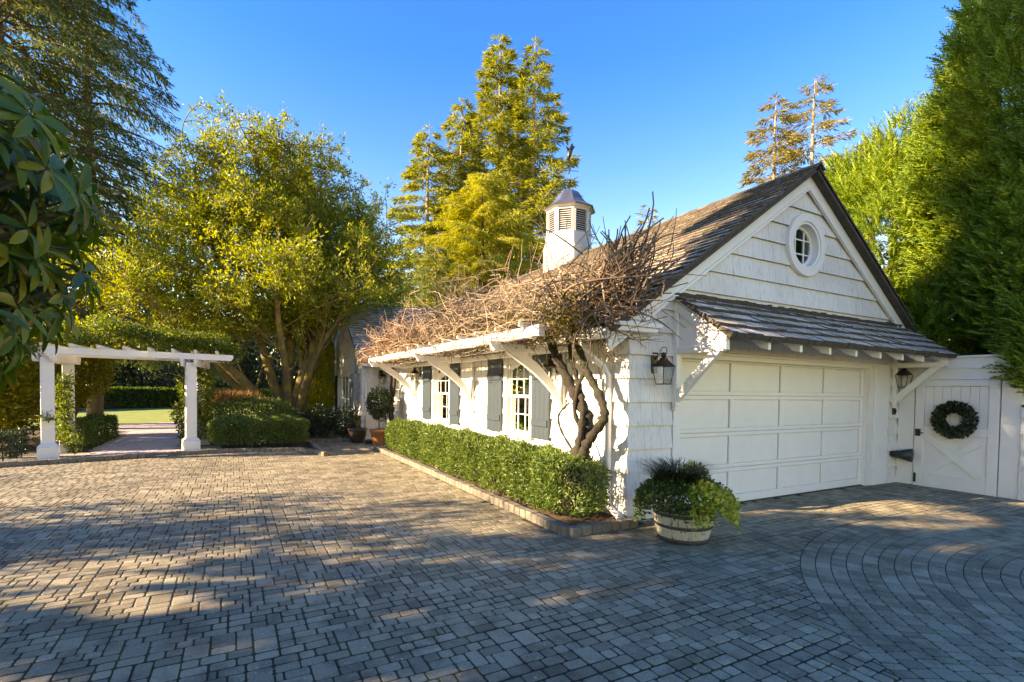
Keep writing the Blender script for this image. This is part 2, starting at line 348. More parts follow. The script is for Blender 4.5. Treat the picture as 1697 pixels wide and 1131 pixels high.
def hedge_box(root, x0, x1, y0, y1, z0, z1, n, ln, wd, m, name='foliage', wob=.05, M=None, edge=.06):
    """leaves packed in a shell of a clipped box hedge, standing on short stems"""
    sx, sy, sz = x1-x0, y1-y0, z1-z0
    ar = np.array([sx*sy, sx*sz, sx*sz, sy*sz, sy*sz]); fc = rng.choice(5, n, p=ar/ar.sum())
    u = rng.random((n, 3)); P = np.stack([x0+u[:, 0]*sx, y0+u[:, 1]*sy, z0+u[:, 2]*sz], 1); N = np.zeros((n, 3))
    for k, (ax, val, sg) in enumerate(((2, z1, 1), (1, y0, -1), (1, y1, 1), (0, x0, -1), (0, x1, 1))):
        s = fc == k; P[s, ax] = val; N[s, ax] = sg
    # round the edges
    c = np.array([(x0+x1)/2, (y0+y1)/2, (z0+z1)/2]); h = np.array([sx, sy, sz])/2
    q = (P-c)/h; e = np.abs(q)**6; rr = (e.sum(1))**(1/6.); P = c + (P-c)/np.maximum(rr, 1)[:, None]**.8
    d = -np.abs(rng.normal(0, .07, n)) + rng.normal(0, .02, n)
    lump = wob*(np.sin(P[:, 0]*5.1+P[:, 2]*3)+np.sin(P[:, 1]*4.3+P[:, 2]*4.7+1)+np.sin(P[:, 0]*9.7-P[:, 1]*8.1))/1.6
    P = P + N*(d+lump)[:, None]
    A = unit(N*.8 + rvec(n)*1.0 + np.array([0, 0, .45])); B = np.cross(A, rvec(n))
    if M is not None:
        R = np.array(M.to_3x3()); T = np.array(M.translation); P = P@R.T+T; A = A@R.T; B = B@R.T
    L = ln*rng.uniform(.65, 1.3, n)
    leaves(name, P, A, B, L, wd*rng.uniform(.7, 1.25, n), m, root)
    b = MB(); k = int(max(6, (sx*sy)*14))
    for i in range(min(k, 160)):
        x, y = random.uniform(x0+.1*sx, x1-.1*sx), random.uniform(y0+.06*sy, y1-.06*sy)
        pts = [Vector((x, y, 0)), Vector((x+random.uniform(-.05, .05), y+random.uniform(-.05, .05), z0+sz*.4)), Vector((x+random.uniform(-.15, .15), y+random.uniform(-.15, .15), z1-.08))]
        if M is not None: pts = [M @ q for q in pts]
        b.tube(pts, [.012, .009, .004], 3, False)
    b.build('stems', M_wbark, root, 'stuff')
def blob_shrub(root, c, r, n, ln, wd, m, name='foliage', shell=.35, up=.3, zmin=None, lump=.25, stems=True, bm=None, clump=0):
    """irregular shrub: leaves near the surface of a lumpy ellipsoid"""
    c = np.array(c); r = np.array(r); D = rvec(n)
    k1, k2, k3 = rvec(3)*4.5
    f = 1 + lump*(np.sin(D@k1*1.3+1)+np.sin(D@k2*1.7+2)+np.sin(D@k3*2.3))/3
    s = (1 - shell*np.abs(rng.normal(0, .6, n)))*f
    P = c + D*r*s[:, None]
    if clump:
        k = rng.integers(0, clump, n); P = P[k] + rng.normal(0, .17, (n, 3))
    if zmin is not None:
        keep = P[:, 2] > zmin; P, D = P[keep], D[keep]; n = len(P)
    A = unit(D*.7+rvec(n)+np.array([0, 0, up])); B = np.cross(A, rvec(n))
    leaves(name, P, A, B, ln*rng.uniform(.6, 1.3, n), wd*rng.uniform(.7, 1.3, n), m, root)
    if stems:
        b = MB()
        for i in range(9):
            a = random.uniform(0, 2*pi); q = Vector((c[0]+cos(a)*r[0]*.7, c[1]+sin(a)*r[1]*.7, c[2]+random.uniform(-.2, .5)*r[2]))
            b0 = Vector((c[0]+cos(a)*.06, c[1]+sin(a)*.06, 0)); b.tube([b0, (b0+q)/2+Vector((0, 0, .1*r[2])), q], [.02*r[0]+.006, .014*r[0]+.004, .004], 4, False)
        b.build('stems', bm or M_bark, root, 'stuff')
def conifer(root, base, H, R, nb, card, m, bark, z0=.12, rise=.15, droop=.25, hang=.3, dens=26, taper=.85, tr=None, spread=.34, lean=(0, 0), up_tip=0.0, thin=1.0, azr=None, wr=.17):
    """trunk, limbs and flat needle sprays along each limb"""
    bx, by, bz = base; tr = tr or H*.014
    ax = lambda z: np.array([bx+lean[0]*z/H + .12*sin(z*.31), by+lean[1]*z/H + .12*cos(z*.27), bz+z])
    b = MB(); nz = 14
    b.tube([ax(H*i/nz) for i in range(nz+1)], [tr*(1-i/nz)**.8+.015 for i in range(nz+1)], 8).build('trunk', bark, root)
    bb = MB(); Cs, As, Bs, Ls = [], [], [], []
    for i in range(nb):
        u = (i+rng.random())/nb; z = H*(z0+(1-z0)*u**.92); a = i*2.39996+rng.normal(0, .35)
        if azr is not None: a = rng.uniform(*azr)
        L = R*((1-u)**taper)*rng.uniform(.62, 1.12)+.25
        d = np.array([cos(a), sin(a), 0]); sd = np.array([-sin(a), cos(a), 0])
        p0 = ax(z); s = np.linspace(0, 1, 6)
        path = p0+d*(s*L)[:, None]+np.array([0, 0, 1])*(rise*s*L-droop*s**2*L+up_tip*s**4*L)[:, None]+sd*(rng.normal(0, .05)*s**2*L)[:, None]
        bb.tube(path, np.linspace(tr*.28*(1-u)+.012, .006, 6), 4, False)
        n = max(6, int(L*dens*rng.uniform(.6, 1.25)*thin)); t = rng.uniform(.12, 1, n)**.8
        P = np.stack([np.interp(t, s, path[:, k]) for k in range(3)], 1)
        w = spread*L*(1.05-t)*.9+.12
        side = rng.uniform(-1, 1, n)
        off = sd*(side*w)[:, None]+d*(np.abs(side)*w*.5)[:, None]
        P = P+off+np.array([0, 0, 1])*(rng.normal(0, .05, n)*L*.3-hang*np.abs(side)*w)[:, None]
        A = unit(d*.8+sd*(side*1.0)[:, None]+np.array([0, 0, -1])*(hang*rng.uniform(.2, 1.6, n))[:, None]+rvec(n)*.45)
        Cs.append(P); As.append(A); Bs.append(unit(np.cross(A, np.array([0, 0, 1.])+rvec(n)*.7))); Ls.append(card*rng.uniform(.5, 1.25, n))
    bb.build('limbs', bark, root, 'stuff')
    C = np.concatenate(Cs); A = np.concatenate(As); B = np.concatenate(Bs); L = np.concatenate(Ls)
    leaves('crown', C, A, B, L, L*wr, m, root, None, .3)
    return len(C)

# ================================================================== GROUND
def sheet(name, poly, z, m, kind='structure'):
    b = MB(); b.add([(x, y, z) for x, y in poly], [tuple(range(len(poly)))]); return b.build(name, m, None, kind)
sheet('ground', [(-400, -400), (400, -400), (400, 400), (-400, 400)], -.06, M_earth)
DRIVE = [(-9, -6), (11.3, -6), (11.3, 5.06), (4.52, 5.06), (4.52, 4.72), (3.36, 4.72), (3.42, 14.0), (4.46, 14.05), (4.46, 16.9), (3.70, 16.9), (3.62, 16.35), (2.06, 16.35), (2.02, 13.0), (1.56, 14.14), (.19, 14.57), (-1.09, 14.47), (-2.2, 14.15), (-3.81, 13.75), (-9, 12.2)]
driveway = sheet('driveway', DRIVE, -.004, M_joint)
def inside(poly, x, y):
    c = False; n = len(poly); j = n-1
    for i in range(n):
        xi, yi = poly[i]; xj, yj = poly[j]
        if (yi > y) != (yj > y) and x < (xj-xi)*(y-yi)/(yj-yi)+xi: c = not c
        j = i
    return c
def clip_half(poly, a, b, c):      # keep a*u+b*v<=c
    out = []
    for i in range(len(poly)):
        p, q = poly[i], poly[(i+1) % len(poly)]; dp = a*p[0]+b*p[1]-c; dq = a*q[0]+b*q[1]-c
        if dp <= 0: out.append(p)
        if (dp < 0 < dq) or (dq < 0 < dp):
            t = dp/(dp-dq); out.append((p[0]+(q[0]-p[0])*t, p[1]+(q[1]-p[1])*t))
    return out
CC, R_OUT, RW = (7.2, -.66), 4.29, .131
cutp = []
pav = []                                     # (x, y, rot, w, d)
gu, gv = .049, .098
NX, NY = int(20.4/gu), int(19.5/gv); X0, Y0 = -9.0, .4
occ = np.zeros((NX+8, NY+4), bool)
def vis(x, y, m=40):
    q = project((x, y, 0)); return q is not None and -m < q[0] < IMG_W+m and 600 < q[1] < IMG_H+m*1.5
for j in range(NY):
    i = 0; wav = .012*sin(j*.7)
    while i < NX:
        if occ[i, j]: i += 1; continue
        run = 1
        while run < 5 and not occ[i+run, j]: run += 1
        r = random.random(); w = 3 if r < .52 else (2 if r < .86 else (4 if r < .95 else 1))
        w = min(w, run); d = 2 if (w in (2, 3) and random.random() < .17 and j+1 < NY and not occ[i:i+w, j+1].any()) else 1
        occ[i:i+w, j:j+d] = True
        x = X0+(i+w/2)*gu; y = Y0+(j+d/2)*gv
        if vis(x, y) and inside(DRIVE, x, y) and inside(DRIVE, x-.03, y) and inside(DRIVE, x+.03, y) and hypot(x-CC[0], y-CC[1]) >= R_OUT+hypot(w*gu, d*gv)*.5:
            pav.append((x+random.uniform(-.002, .002), y+.006*sin(x*3+j), random.uniform(-.02, .02), w*gu-.013, d*gv-.012))
        elif vis(x, y) and inside(DRIVE, x, y) and abs(hypot(x-CC[0], y-CC[1])-R_OUT) < .2:
            cutp.append((x, y, w*gu-.013, d*gv-.012))
        i += w
k = 0
while R_OUT-k*RW > .3:
    r = R_OUT-(k+.5)*RW; a = random.random()
    end = a+2*pi
    while a < end:
        w = random.choice((.085, .105, .105, .13, .15)); da = w/r
        x, y = CC[0]+r*cos(a+da/2), CC[1]+r*sin(a+da/2)
        if y > 0 and vis(x, y) and x < 11.2 and y < 5: pav.append((x, y, a+da/2-pi/2, w-.008, RW-.009))
        a += da
    k += 1
def paver_verts(w, d, hi=True):
    c = min(.011, w*.15); b = .004
    def ring(ins, z):
        x, y = w/2-ins, d/2-ins
        if hi: return [(x-c, -y, z), (x, -y+c, z), (x, y-c, z), (x-c, y, z), (-x+c, y, z), (-x, y-c, z), (-x, -y+c, z), (-x+c, -y, z)]
        return [(x, -y, z), (x, y, z), (-x, y, z), (-x, -y, z)]
    k = 8 if hi else 4
    V = ring(0, -.045)+ring(0, -.0022)+ring(b, 0)
    Fq = [(r*k+i, r*k+(i+1) % k, (r+1)*k+(i+1) % k, (r+1)*k+i) for r in (0, 1) for i in range(k)]
    return V, Fq, k
scored = []
for q in pav:
    p = project((q[0], q[1], 0)); on = -5 < p[0] < IMG_W+5 and p[1] < IMG_H+8
    scored.append((q[3]*q[4]/p[2]**3 if on else 0, q, p[2]))
scored.sort(key=lambda t: -t[0])
pm = {}
def pav_mat(x, y, rot): return Matrix.Translation((x, y, random.uniform(-.0009, .0009))) @ Matrix.Rotation(rot, 4, 'Z') @ Matrix.Rotation(random.gauss(0, .005), 4, 'X') @ Matrix.Rotation(random.gauss(0, .005), 4, 'Y')
for s, q, dd in scored[:300]:
    key = (round(q[3], 3), round(q[4], 3))
    if key not in pm:
        V, Fq, k = paver_verts(*key); me = bpy.data.meshes.new('paver'); me.from_pydata(V, [], Fq+[tuple(range(2*k, 3*k))]); me.materials.append(M_paver); pm[key] = me
    inst('paver', pm[key], driveway, pav_mat(*q[:3]))
VV, FF = [], []; nv = 0
for s, q, dd in scored[300:]:
    hi = dd < 4.5
    V, Fq, k = paver_verts(q[3], q[4], hi); M = np.array(pav_mat(*q[:3])); V = np.array(V)@M[:3, :3].T+M[:3, 3]
    if k == 8: Fq = Fq+[(16, 17, 18, 19), (16, 19, 20, 23), (20, 21, 22, 23)]
    else: Fq = Fq+[(8, 9, 10, 11)]
    VV.append(V); FF.append(np.array(Fq)+nv); nv += len(V)
for x, y, w, d in cutp:                      # pavers cut to the border ring
    nx, ny = x-CC[0], y-CC[1]; q = hypot(nx, ny); nx, ny = nx/q, ny/q
    P = clip_half([(x-w/2, y-d/2), (x+w/2, y-d/2), (x+w/2, y+d/2), (x-w/2, y+d/2)], -nx, -ny, -(nx*CC[0]+ny*CC[1]+R_OUT+.005))
    if len(P) < 3: continue
    for i in range(1, len(P)-1):
        V = np.array([(P[k][0], P[k][1], -.0005) for k in (0, i, i+1)]); VV.append(np.concatenate([V, V[2:]])); FF.append(np.array([[nv, nv+1, nv+2, nv+3]])); nv += 4
np_obj('paver_field', np.concatenate(VV), np.concatenate(FF), M_paver, driveway, 'stuff')

def curb(name, label, pts, h=.10, w=.13, unit_l=.15, closed=False):
    root = thing(name, label, 'kerb', (pts[0][0], pts[0][1], 0), 'low kerbs of cut blocks round the planting beds')
    seg = [(Vector((*a, 0)), Vector((*b, 0))) for a, b in zip(pts[:-1], pts[1:])]
    me = MB().bbox(-.5, .5, -.5, .5, 0, 1, .07).build('tmp', M_curb); mesh = me.data; bpy.data.objects.remove(me); mesh.name = 'kerb_block'
    for a, b in seg:
        L = (b-a).length; n = max(1, round(L/unit_l)); ang = atan2(b.y-a.y, b.x-a.x); u = L/n
        for i in range(n):
            p = a+(b-a)*((i+.5)/n)
            M = Matrix.Translation((p.x, p.y, -.02)) @ Matrix.Rotation(ang+random.gauss(0, .02), 4, 'Z') @ Matrix.Diagonal((u-.008+random.uniform(-.004, .003), w+random.uniform(-.006, .006), h+.02+random.uniform(-.006, .008), 1))
            inst('kerb_block', mesh, root, M)
    return root
curb('kerb', 'long low kerb of cut blocks edging the laurel bed beside the white house wall', [(3.44, 14.0), (3.46, 11), (3.44, 8), (3.42, 4.80), (4.44, 4.80)])
curb('kerb', 'curved low kerb of blocks running in front of the white pergola', [(-4.6, 13.6), (-3.83, 13.82), (-2.2, 14.22), (-1.09, 14.54), (.19, 14.64), (1.56, 14.21), (2.0, 13.06)])
curb('kerb', 'short kerb edging the brick walkway beside the clipped hedge of the pergola', [(1.98, 13.2), (2.0, 16.3)])
curb('kerb', 'shaded kerb at the far end of the walkway beneath the small leggy shrubs', [(2.05, 16.4), (3.6, 16.42)])
sheet('mulch_bed', [(3.40, 4.8), (4.5, 4.8), (4.5, 14.05), (3.42, 14.0)], .035, M_soil)
sheet('garden_bed', [(-9, 12.2), (-3.83, 13.8), (-2.2, 14.2), (-1.09, 14.5), (.19, 14.6), (1.56, 14.2), (2.0, 13.1), (2.0, 16.4), (3.7, 16.4), (3.7, 26), (-9, 26)], .02, M_earth)
sheet('gravel_strip', [(-4.6, 13.62), (-3.83, 13.84), (-2.2, 14.24), (-1.09, 14.56), (-.2, 14.6), (-.3, 16.2), (-1.2, 16.5), (-3.0, 15.6), (-4.6, 15.2)], .026, M_gravel)
sheet('lawn', [(-30, 22), (0, 26.3), (30, 24), (40, 60), (-40, 60)], .024, M_lawn)
gpath = sheet('garden_path', [(-2.95, 14.05), (-1.15, 14.5), (-1.32, 18.4), (-1.0, 21.5), (2.0, 24.0), (2.0, 27.0), (-2.4, 27.0), (-4.4, 25.8), (-5.2, 23.2), (-3.8, 23.05), (-3.2, 22.1), (-3.05, 18)], .028, M_earth)
PP = [(-2.95, 14.1), (-1.15, 14.5), (-1.32, 18.4), (-1.0, 21.5), (2.0, 24.0), (2.0, 27.0), (-2.4, 27.0), (-4.4, 25.8), (-5.2, 23.2), (-3.8, 23.05), (-3.2, 22.1), (-3.05, 18)]
VV, FF = [], []; nv = 0; near = []
me_slab = MB().bbox(-.5, .5, -.5, .5, 0, 1, .02).build('tmp', M_path); slab = me_slab.data; bpy.data.objects.remove(me_slab); slab.name = 'path_paver'
for j in range(60):
    for i in range(40):
        x, y = -6+i*.3+(.15 if j % 2 else 0), 14+j*.22
        if inside(PP, x, y):
            if y < 19: near.append((x, y))
            else:
                V = np.array([(x+sx*.145, y+sy*.105, .036) for sx, sy in ((-1, -1), (1, -1), (1, 1), (-1, 1))]); VV.append(V); FF.append(np.arange(4)[None]+nv); nv += 4
for x, y in near: inst('path_paver', slab, gpath, Matrix.Translation((x, y, .02)) @ Matrix.Diagonal((.292, .212, .018, 1)))
np_obj('path_paver_field', np.concatenate(VV), np.concatenate(FF), M_path, gpath, 'stuff')

n = 1100; u_ = rng.random(n); P = np.stack([np.where(u_ < .5, 3.30-np.abs(rng.normal(0, .35, n)), rng.uniform(-3, 8, n)), np.where(u_ < .5, rng.uniform(4.5, 13.5, n), rng.uniform(1.8, 13, n)), np.full(n, .004)], 1)
sel = np.array([inside(DRIVE, x, y) for x, y in P[:, :2]]); P = P[sel]; n = len(P); A = unit(rvec(n)*np.array([1, 1, .15])); B = np.cross(A, np.array([0, 0, 1.]))
lit = leaves('fallen_leaves', P, A, B, rng.uniform(.012, .045, n), rng.uniform(.008, .02, n), mat_leaf('dry_leaf', [(0, (.10, .06, .03)), (.5, (.24, .15, .07)), (1, (.42, .34, .2))], .1, .7, .2), None, 'stuff', .4)
tag(lit, 'scatter of small dry leaves and bark crumbs on the pavers along the kerbs', 'leaf litter')
# ================================================================== HOUSE
XW, YF, XR, ZE, XA = 4.48, 5.03, 11.72, 5.24, 8.12      # side wall, front wall, far corner, apex height, apex x
SL = .69
roofz = lambda x: ZE - SL*abs(x-XA)
house = thing('house', 'white shingled cottage with a steep cedar roof, garage door and round gable window', 'house', (XW, YF, 0))
def rect_minus(rects, hole):
    out = []; a0, a1, b0, b1 = hole
    for x0, x1, y0, y1 in rects:
        if x1 <= a0 or x0 >= a1 or y1 <= b0 or y0 >= b1: out.append((x0, x1, y0, y1)); continue
        if y0 < b0: out.append((x0, x1, y0, b0))
        if y1 > b1: out.append((x0, x1, b1, y1))
        m0, m1 = max(y0, b0), min(y1, b1)
        if x0 < a0: out.append((x0, a0, m0, m1))
        if x1 > a1: out.append((a1, x1, m0, m1))
    return out
def shingle_wall(parent, to3, out, u0, u1, v0, v1, holes=(), halves=(), expo=.31, wmin=.13, wmax=.36, limit=300, vis_u=None):
    """courses of separate siding shingles. to3(u,v)->point on the wall plane, out = outward normal"""
    items = []; out = Vector(out); nc = int(math.ceil((v1-v0)/expo))
    for c in range(nc):
        b0 = v0+c*expo; b1 = min(b0+expo, v1); u = u0-random.uniform(0, .1)
        while u < u1:
            w = random.uniform(wmin, wmax); a0, a1 = max(u, u0), min(u+w, u1); u += w
            if a1-a0 < .02: continue
            rs = [(a0+.002, a1-.002, b0, b1+.012)]
            for h in holes: rs = rect_minus(rs, h)
            for x0, x1, y0, y1 in rs:
                if x1-x0 < .012 or y1-y0 < .012: continue
                P = [(x0, y0), (x1, y0), (x1, y1), (x0, y1)]
                for hf in halves: P = clip_half(P, *hf) if len(P) > 2 else P
                if len(P) < 3: continue
                jit = random.uniform(0, .005)
                th = lambda v, b0=b0, jit=jit: .004+(.034+jit)*(1-(v-b0)/expo)
                items.append((P, th, b0))
    def geo(P, th, mb):
        k = len(P); f = [to3(*p)+out*th(p[1]) for p in P]; bk = [to3(*p)+out*max(.001, th(p[1])-.012) for p in P]
        mb.add(f+bk, [tuple(range(k))]+[(i, k+i, k+(i+1) % k, (i+1) % k) for i in range(k)])
    def key(it):
        c = to3(sum(p[0] for p in it[0])/len(it[0]), sum(p[1] for p in it[0])/len(it[0])); q = project(c)
        return 1e9 if q is None or not (-20 < q[0] < IMG_W+20) else q[2]
    items.sort(key=key)
    for P, th, _ in items[:limit]:
        mb = MB(); geo(P, th, mb); mb.build('siding_shingle', M_siding, parent)
    if len(items) > limit:
        mb = MB()
        for P, th, _ in items[limit:]: geo(P, th, mb)
        mb.build('siding_shingle_field', M_siding, parent, 'stuff')
# --- front (garage) wall
DX0, DX1, DZ = 5.41, 10.26, 2.19
fwm = MB()
for x0, x1, z0, z1 in rect_minus([(XW, XR, 0, 2.75)], (DX0, DX1, -.1, DZ)): fwm.box(x0, x1, YF, YF+.14, z0, z1)
for x0, x1, z0, z1 in rect_minus([(XW, XR, 2.75, ZE)], (8.12-.35, 8.12+.35, 4.085-.35, 4.085+.35)):
    P = [(x0, z0), (x1, z0), (x1, z1), (x0, z1)]
    for hf in ((-SL, 1, ZE-SL*XA), (SL, 1, ZE+SL*XA)): P = clip_half(P, *hf) if len(P) > 2 else P
    if len(P) > 2: fwm.prism([(x, YF, z) for x, z in P], (0, .14, 0))
front_wall = fwm.build('front_wall', M_siding, house)
lim = ((-SL, 1, ZE-SL*XA-.05), (SL, 1, ZE+SL*XA-.05))
RWX, RWZ, RWR = 8.12, 4.085, .50
shingle_wall(front_wall, lambda u, v: Vector((u, YF, v)), (0, -1, 0), XW-.02, XR, .0, 5.2, holes=[(5.25, 10.93, -1, 2.27), (RWX-.352, RWX+.352, RWZ-.352, RWZ+.352)], halves=lim)
MB().box(XW-.005, 5.25, YF-.012, YF+.02, -.05, .015).build('foundation', M_stone, house)
# --- side wall with windows
WINS = [(7.46, 8.30), (11.16, 12.20)]
WZ0, WZ1 = .93, 2.21
swm = MB()
rs = [(YF+.142, 16.9, 0, 2.74)]
for a, b in WINS: rs = rect_minus(rs, (a, b, WZ0, WZ1))
DOOR_Y0, DOOR_Y1 = 15.15, 16.1
rs = rect_minus(rs, (DOOR_Y0, DOOR_Y1, 0, 2.1))
for y0, y1, z0, z1 in rs: swm.box(XW, XW+.14, y0, y1, z0, z1)
side_wall = swm.build('side_wall', M_siding, house)
shingle_wall(side_wall, lambda u, v: Vector((XW, u, v)), (-1, 0, 0), YF-.018, 16.9, 0, 2.62, holes=[(a-.02, b+.02, WZ0-.1, WZ1+.1) for a, b in WINS]+[(DOOR_Y0-.08, DOOR_Y1+.08, -1, 2.2)])
# back and far walls, floor: close the volume
MB().box(XR-.14, XR, YF+.142, 24, 0, 2.75).build('rear_wall', M_siding, house)
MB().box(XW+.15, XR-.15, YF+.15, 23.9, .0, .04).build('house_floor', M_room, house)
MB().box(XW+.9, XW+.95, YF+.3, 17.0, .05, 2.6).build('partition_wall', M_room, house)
# --- roof
OV = .20; XE = 4.06                                     # overhang in front, eave x
def roof_plane(parent, name, P0, du, dv, U, V, expo, m, wmin=.09, wmax=.24, limit=300, thick=.032, nrm=None, zones=None, prob=1.0):
    """courses of separate wood shingles; P0 eave corner, du along the eave, dv up the slope (unit vectors)"""
    du, dv, P0 = Vector(du).normalized(), Vector(dv).normalized(), Vector(P0); nn = Vector(nrm) if nrm else du.cross(dv)
    if nn.z < 0: nn = -nn
    me_o = MB().add([(-.5, 0, 1.35), (.5, 0, 1.35), (.5, 1, .06), (-.5, 1, .06), (-.5, 0, 0), (.5, 0, 0), (.5, 1, 0), (-.5, 1, 0)],
                    [(0, 1, 2, 3), (0, 4, 5, 1), (1, 5, 6, 2), (0, 3, 7, 4)]).build('tmp', m)
    mesh = me_o.data; bpy.data.objects.remove(me_o); mesh.name = 'roof_shingle'; mesh.materials.append(M_end); mesh.polygons.foreach_set('material_index', [0, 1, 1, 1])
    items = []; nc = int(math.ceil(V/expo))
    for c in range(nc):
        v = c*expo; u = -random.uniform(0, .1)
        while u < U:
            w = random.uniform(wmin, wmax); a0, a1 = max(u, 0), min(u+w, U); u += w
            if a1-a0 < .03: continue
            L = min(expo*2.1, V-v+.03)
            j = random.gauss(0, .005)
            M = Matrix((( *du, 0), (*dv, 0), (*nn, 0), (0, 0, 0, 1))).transposed()
            M = Matrix.Translation(P0+du*((a0+a1)/2)+dv*(v-.01+j)+nn*(.004+random.uniform(0, .006))) @ M.to_3x3().to_4x4() @ Matrix.Rotation(random.gauss(0, .012), 4, 'Z') @ Matrix.Diagonal((a1-a0-.006, L, thick*random.uniform(.88, 1.14), 1))
            p = M @ Vector((0, .2, 1)); q = project(p); items.append((q[2] if q else 1e9, M))
    items.sort(key=lambda t: t[0])
    for d, M in items[:limit]: inst('roof_shingle', mesh, parent, M)
    if len(items) > limit:
        bv = np.array([v.co[:] for v in mesh.vertices]); bf = np.array([tuple(p.vertices) for p in mesh.polygons])
        VV = [bv@np.array(M)[:3, :3].T+np.array(M)[:3, 3] for _, M in items[limit:]]
        fo = np_obj(name+'_field', np.concatenate(VV), np.concatenate([bf+8*i for i in range(len(VV))]), m, parent, 'stuff'); fo.data.materials.append(M_end); fo.data.polygons.foreach_set('material_index', np.tile(np.array([0, 1, 1, 1], dtype=np.int32), len(VV)))
sl = hypot(1, SL); ed = Vector((1, 0, SL))/sl           # up-slope direction of the near side
rm = MB()
nl = Vector((-SL, 0, 1))/sl; nr = Vector((SL, 0, 1))/sl
eL = Vector((XE, YF-OV, roofz(XE)+.03)); aP = Vector((XA, YF-OV, ZE+.03)); eR = Vector((12.1, YF-OV, roofz(12.1)+.03))
D = Vector((0, 19.0, 0))
rm.prism([eL, aP, aP-nl*.05, eL-nl*.05], D); rm.prism([aP+Vector((.002, 0, 0)), eR, eR-nr*.05, aP-nr*.05+Vector((.002, 0, 0))], D)
roof = rm.build('roof', M_under, house)
roof_plane(roof, 'roof_shingle', eL+Vector((0, -.02, .004)), (0, 1, 0), ed, 15.5, (aP-eL).length, .16, M_roof, thick=.046)
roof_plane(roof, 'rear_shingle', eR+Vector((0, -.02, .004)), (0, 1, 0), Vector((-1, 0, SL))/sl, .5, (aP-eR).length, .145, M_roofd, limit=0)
cap = MB()
for i in range(60):
    y = YF-OV-.06+i*.26
    for nn, sx in ((nl, -1), (nr, 1)):
        t = Vector((sx, 0, -SL))/sl; p = Vector((XA, y, ZE+.065+.012)); n_ = Vector((-sx*-SL*-1, 0, 1))
        cap.prism([p, p+t*.15, p+t*.15+nn*.02, p+nn*.024+Vector((0, 0, .004))], (0, .30, .012 if i % 2 else .004))
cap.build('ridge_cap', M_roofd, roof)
# rake boards, soffit, eave return
rk = MB()
for sx, xe in ((-1, XE+.02), (1, 12.06)):
    p0 = Vector((XA, YF-.075, ZE-.01)); p1 = Vector((xe, YF-.075, roofz(xe)-.01))
    rk.prism([p0, p1, p1-Vector((0, 0, .225)), p0-Vector((0, 0, .225))], (0, .05, 0))
    q0, q1 = p0+Vector((0, -.02, -.22)), p1+Vector((0, -.02, -.22))
    rk.prism([q0, q1, q1-Vector((0, 0, .045)), q0-Vector((0, 0, .045))], (0, .045, 0))
rk.build('rake_board', M_trim, house)
MB().bbox(XE-.02, XE+.05, YF-.10, 16.7, 2.37, 2.45, .004).build('eave_fascia', M_trim, house)
MB().box(XE+.05, XW-.022, YF-.02, 16.7, 2.40, 2.42).build('soffit', M_trim, house)
MB().bbox(XE-.02, 4.86, YF-.22, YF-.026, 2.50, 2.56, .006).bbox(XE+.05, 4.80, YF-.19, YF-.03, 2.44, 2.498, .006).build('eave_return', M_trim, house)
gt = MB()
prof = [(XE-.14, 2.47), (XE-.14, 2.36), (XE-.11, 2.335), (XE-.05, 2.335), (XE-.022, 2.36), (XE-.022, 2.47), (XE-.035, 2.47), (XE-.035, 2.365), (XE-.125, 2.365), (XE-.125, 2.47)]
gt.prism([(x, YF-.12, z) for x, z in prof], (0, 11.6, 0)); gt.build('gutter', M_trim, house)
ds = MB()
dpts = [(XE-.08, 5.42, 2.34), (XE-.07, 5.42, 2.26), (XW-.14, 5.36, 2.02), (XW-.075, 5.34, 1.9), (XW-.075, 5.30, .30), (XW-.075, 5.29, .16), (XW-.10, 5.12, .09), (XW-.16, 4.84, .04)]
ds.tube(dpts, .043, 8)
ds.build('downspout', M_trim, house)
# --- garage door
gd = MB().box(DX0, DX1, YF+.12, YF+.135, 0.01, DZ)
gdoor = gd.build('garage_door', M_trim, house)
gw = (DX1-DX0)/4; gh = (DZ-.01)/4
for r in range(4):
    st = MB(); z0 = .01+r*gh
    # frame of stiles and rails of one section; recessed panels between
    lo = .125 if r == 0 else .06; hi = .06
    st.bbox(DX0, DX1, YF+.085, YF+.118, z0+.002, z0+lo, .005).bbox(DX0, DX1, YF+.085, YF+.118, z0+gh-hi, z0+gh-.003, .005)
    for c in range(5):
        x = DX0+c*gw; a0, a1 = (x-.05, x+.05) if 0 < c < 4 else ((x, x+.085) if c == 0 else (x-.085, x))
        st.bbox(a0, a1, YF+.0855, YF+.118, z0+lo+.0005, z0+gh-hi-.0005, .005)
    st.build('door_section', M_trim, gdoor)
    for c in range(4):
        x0 = DX0+c*gw+(.05 if c else .085)+.012; x1 = DX0+(c+1)*gw-(.05 if c < 3 else .085)-.012
        MB().bbox(x0, x1, YF+.108, YF+.119, z0+lo+.012, z0+gh-hi-.012, .008).build('panel', M_trim, gdoor)
MB().box(DX0+.0, DX1, YF+.06, YF+.12, -.01, .012).build('door_seal', M_black, gdoor)
tr = MB()
tr.bbox(5.27, DX0+.004, YF-.03, YF+.10, 0, DZ+.07, .004)
tr.bbox(DX1-.004, 10.42, YF+.02, YF+.10, 0, DZ+.07, .004).bbox(10.422, 10.92, YF-.035, YF+.10, 0, DZ+.07, .006)
tr.bbox(DX0+.005, DX1-.005, YF-.028, YF+.08, DZ-.03, DZ+.035, .005).bbox(DX0+.005, DX1-.005, YF-.045, YF+.02, DZ+.036, DZ+.075, .005)
tr.build('door_casing', M_trim, house)
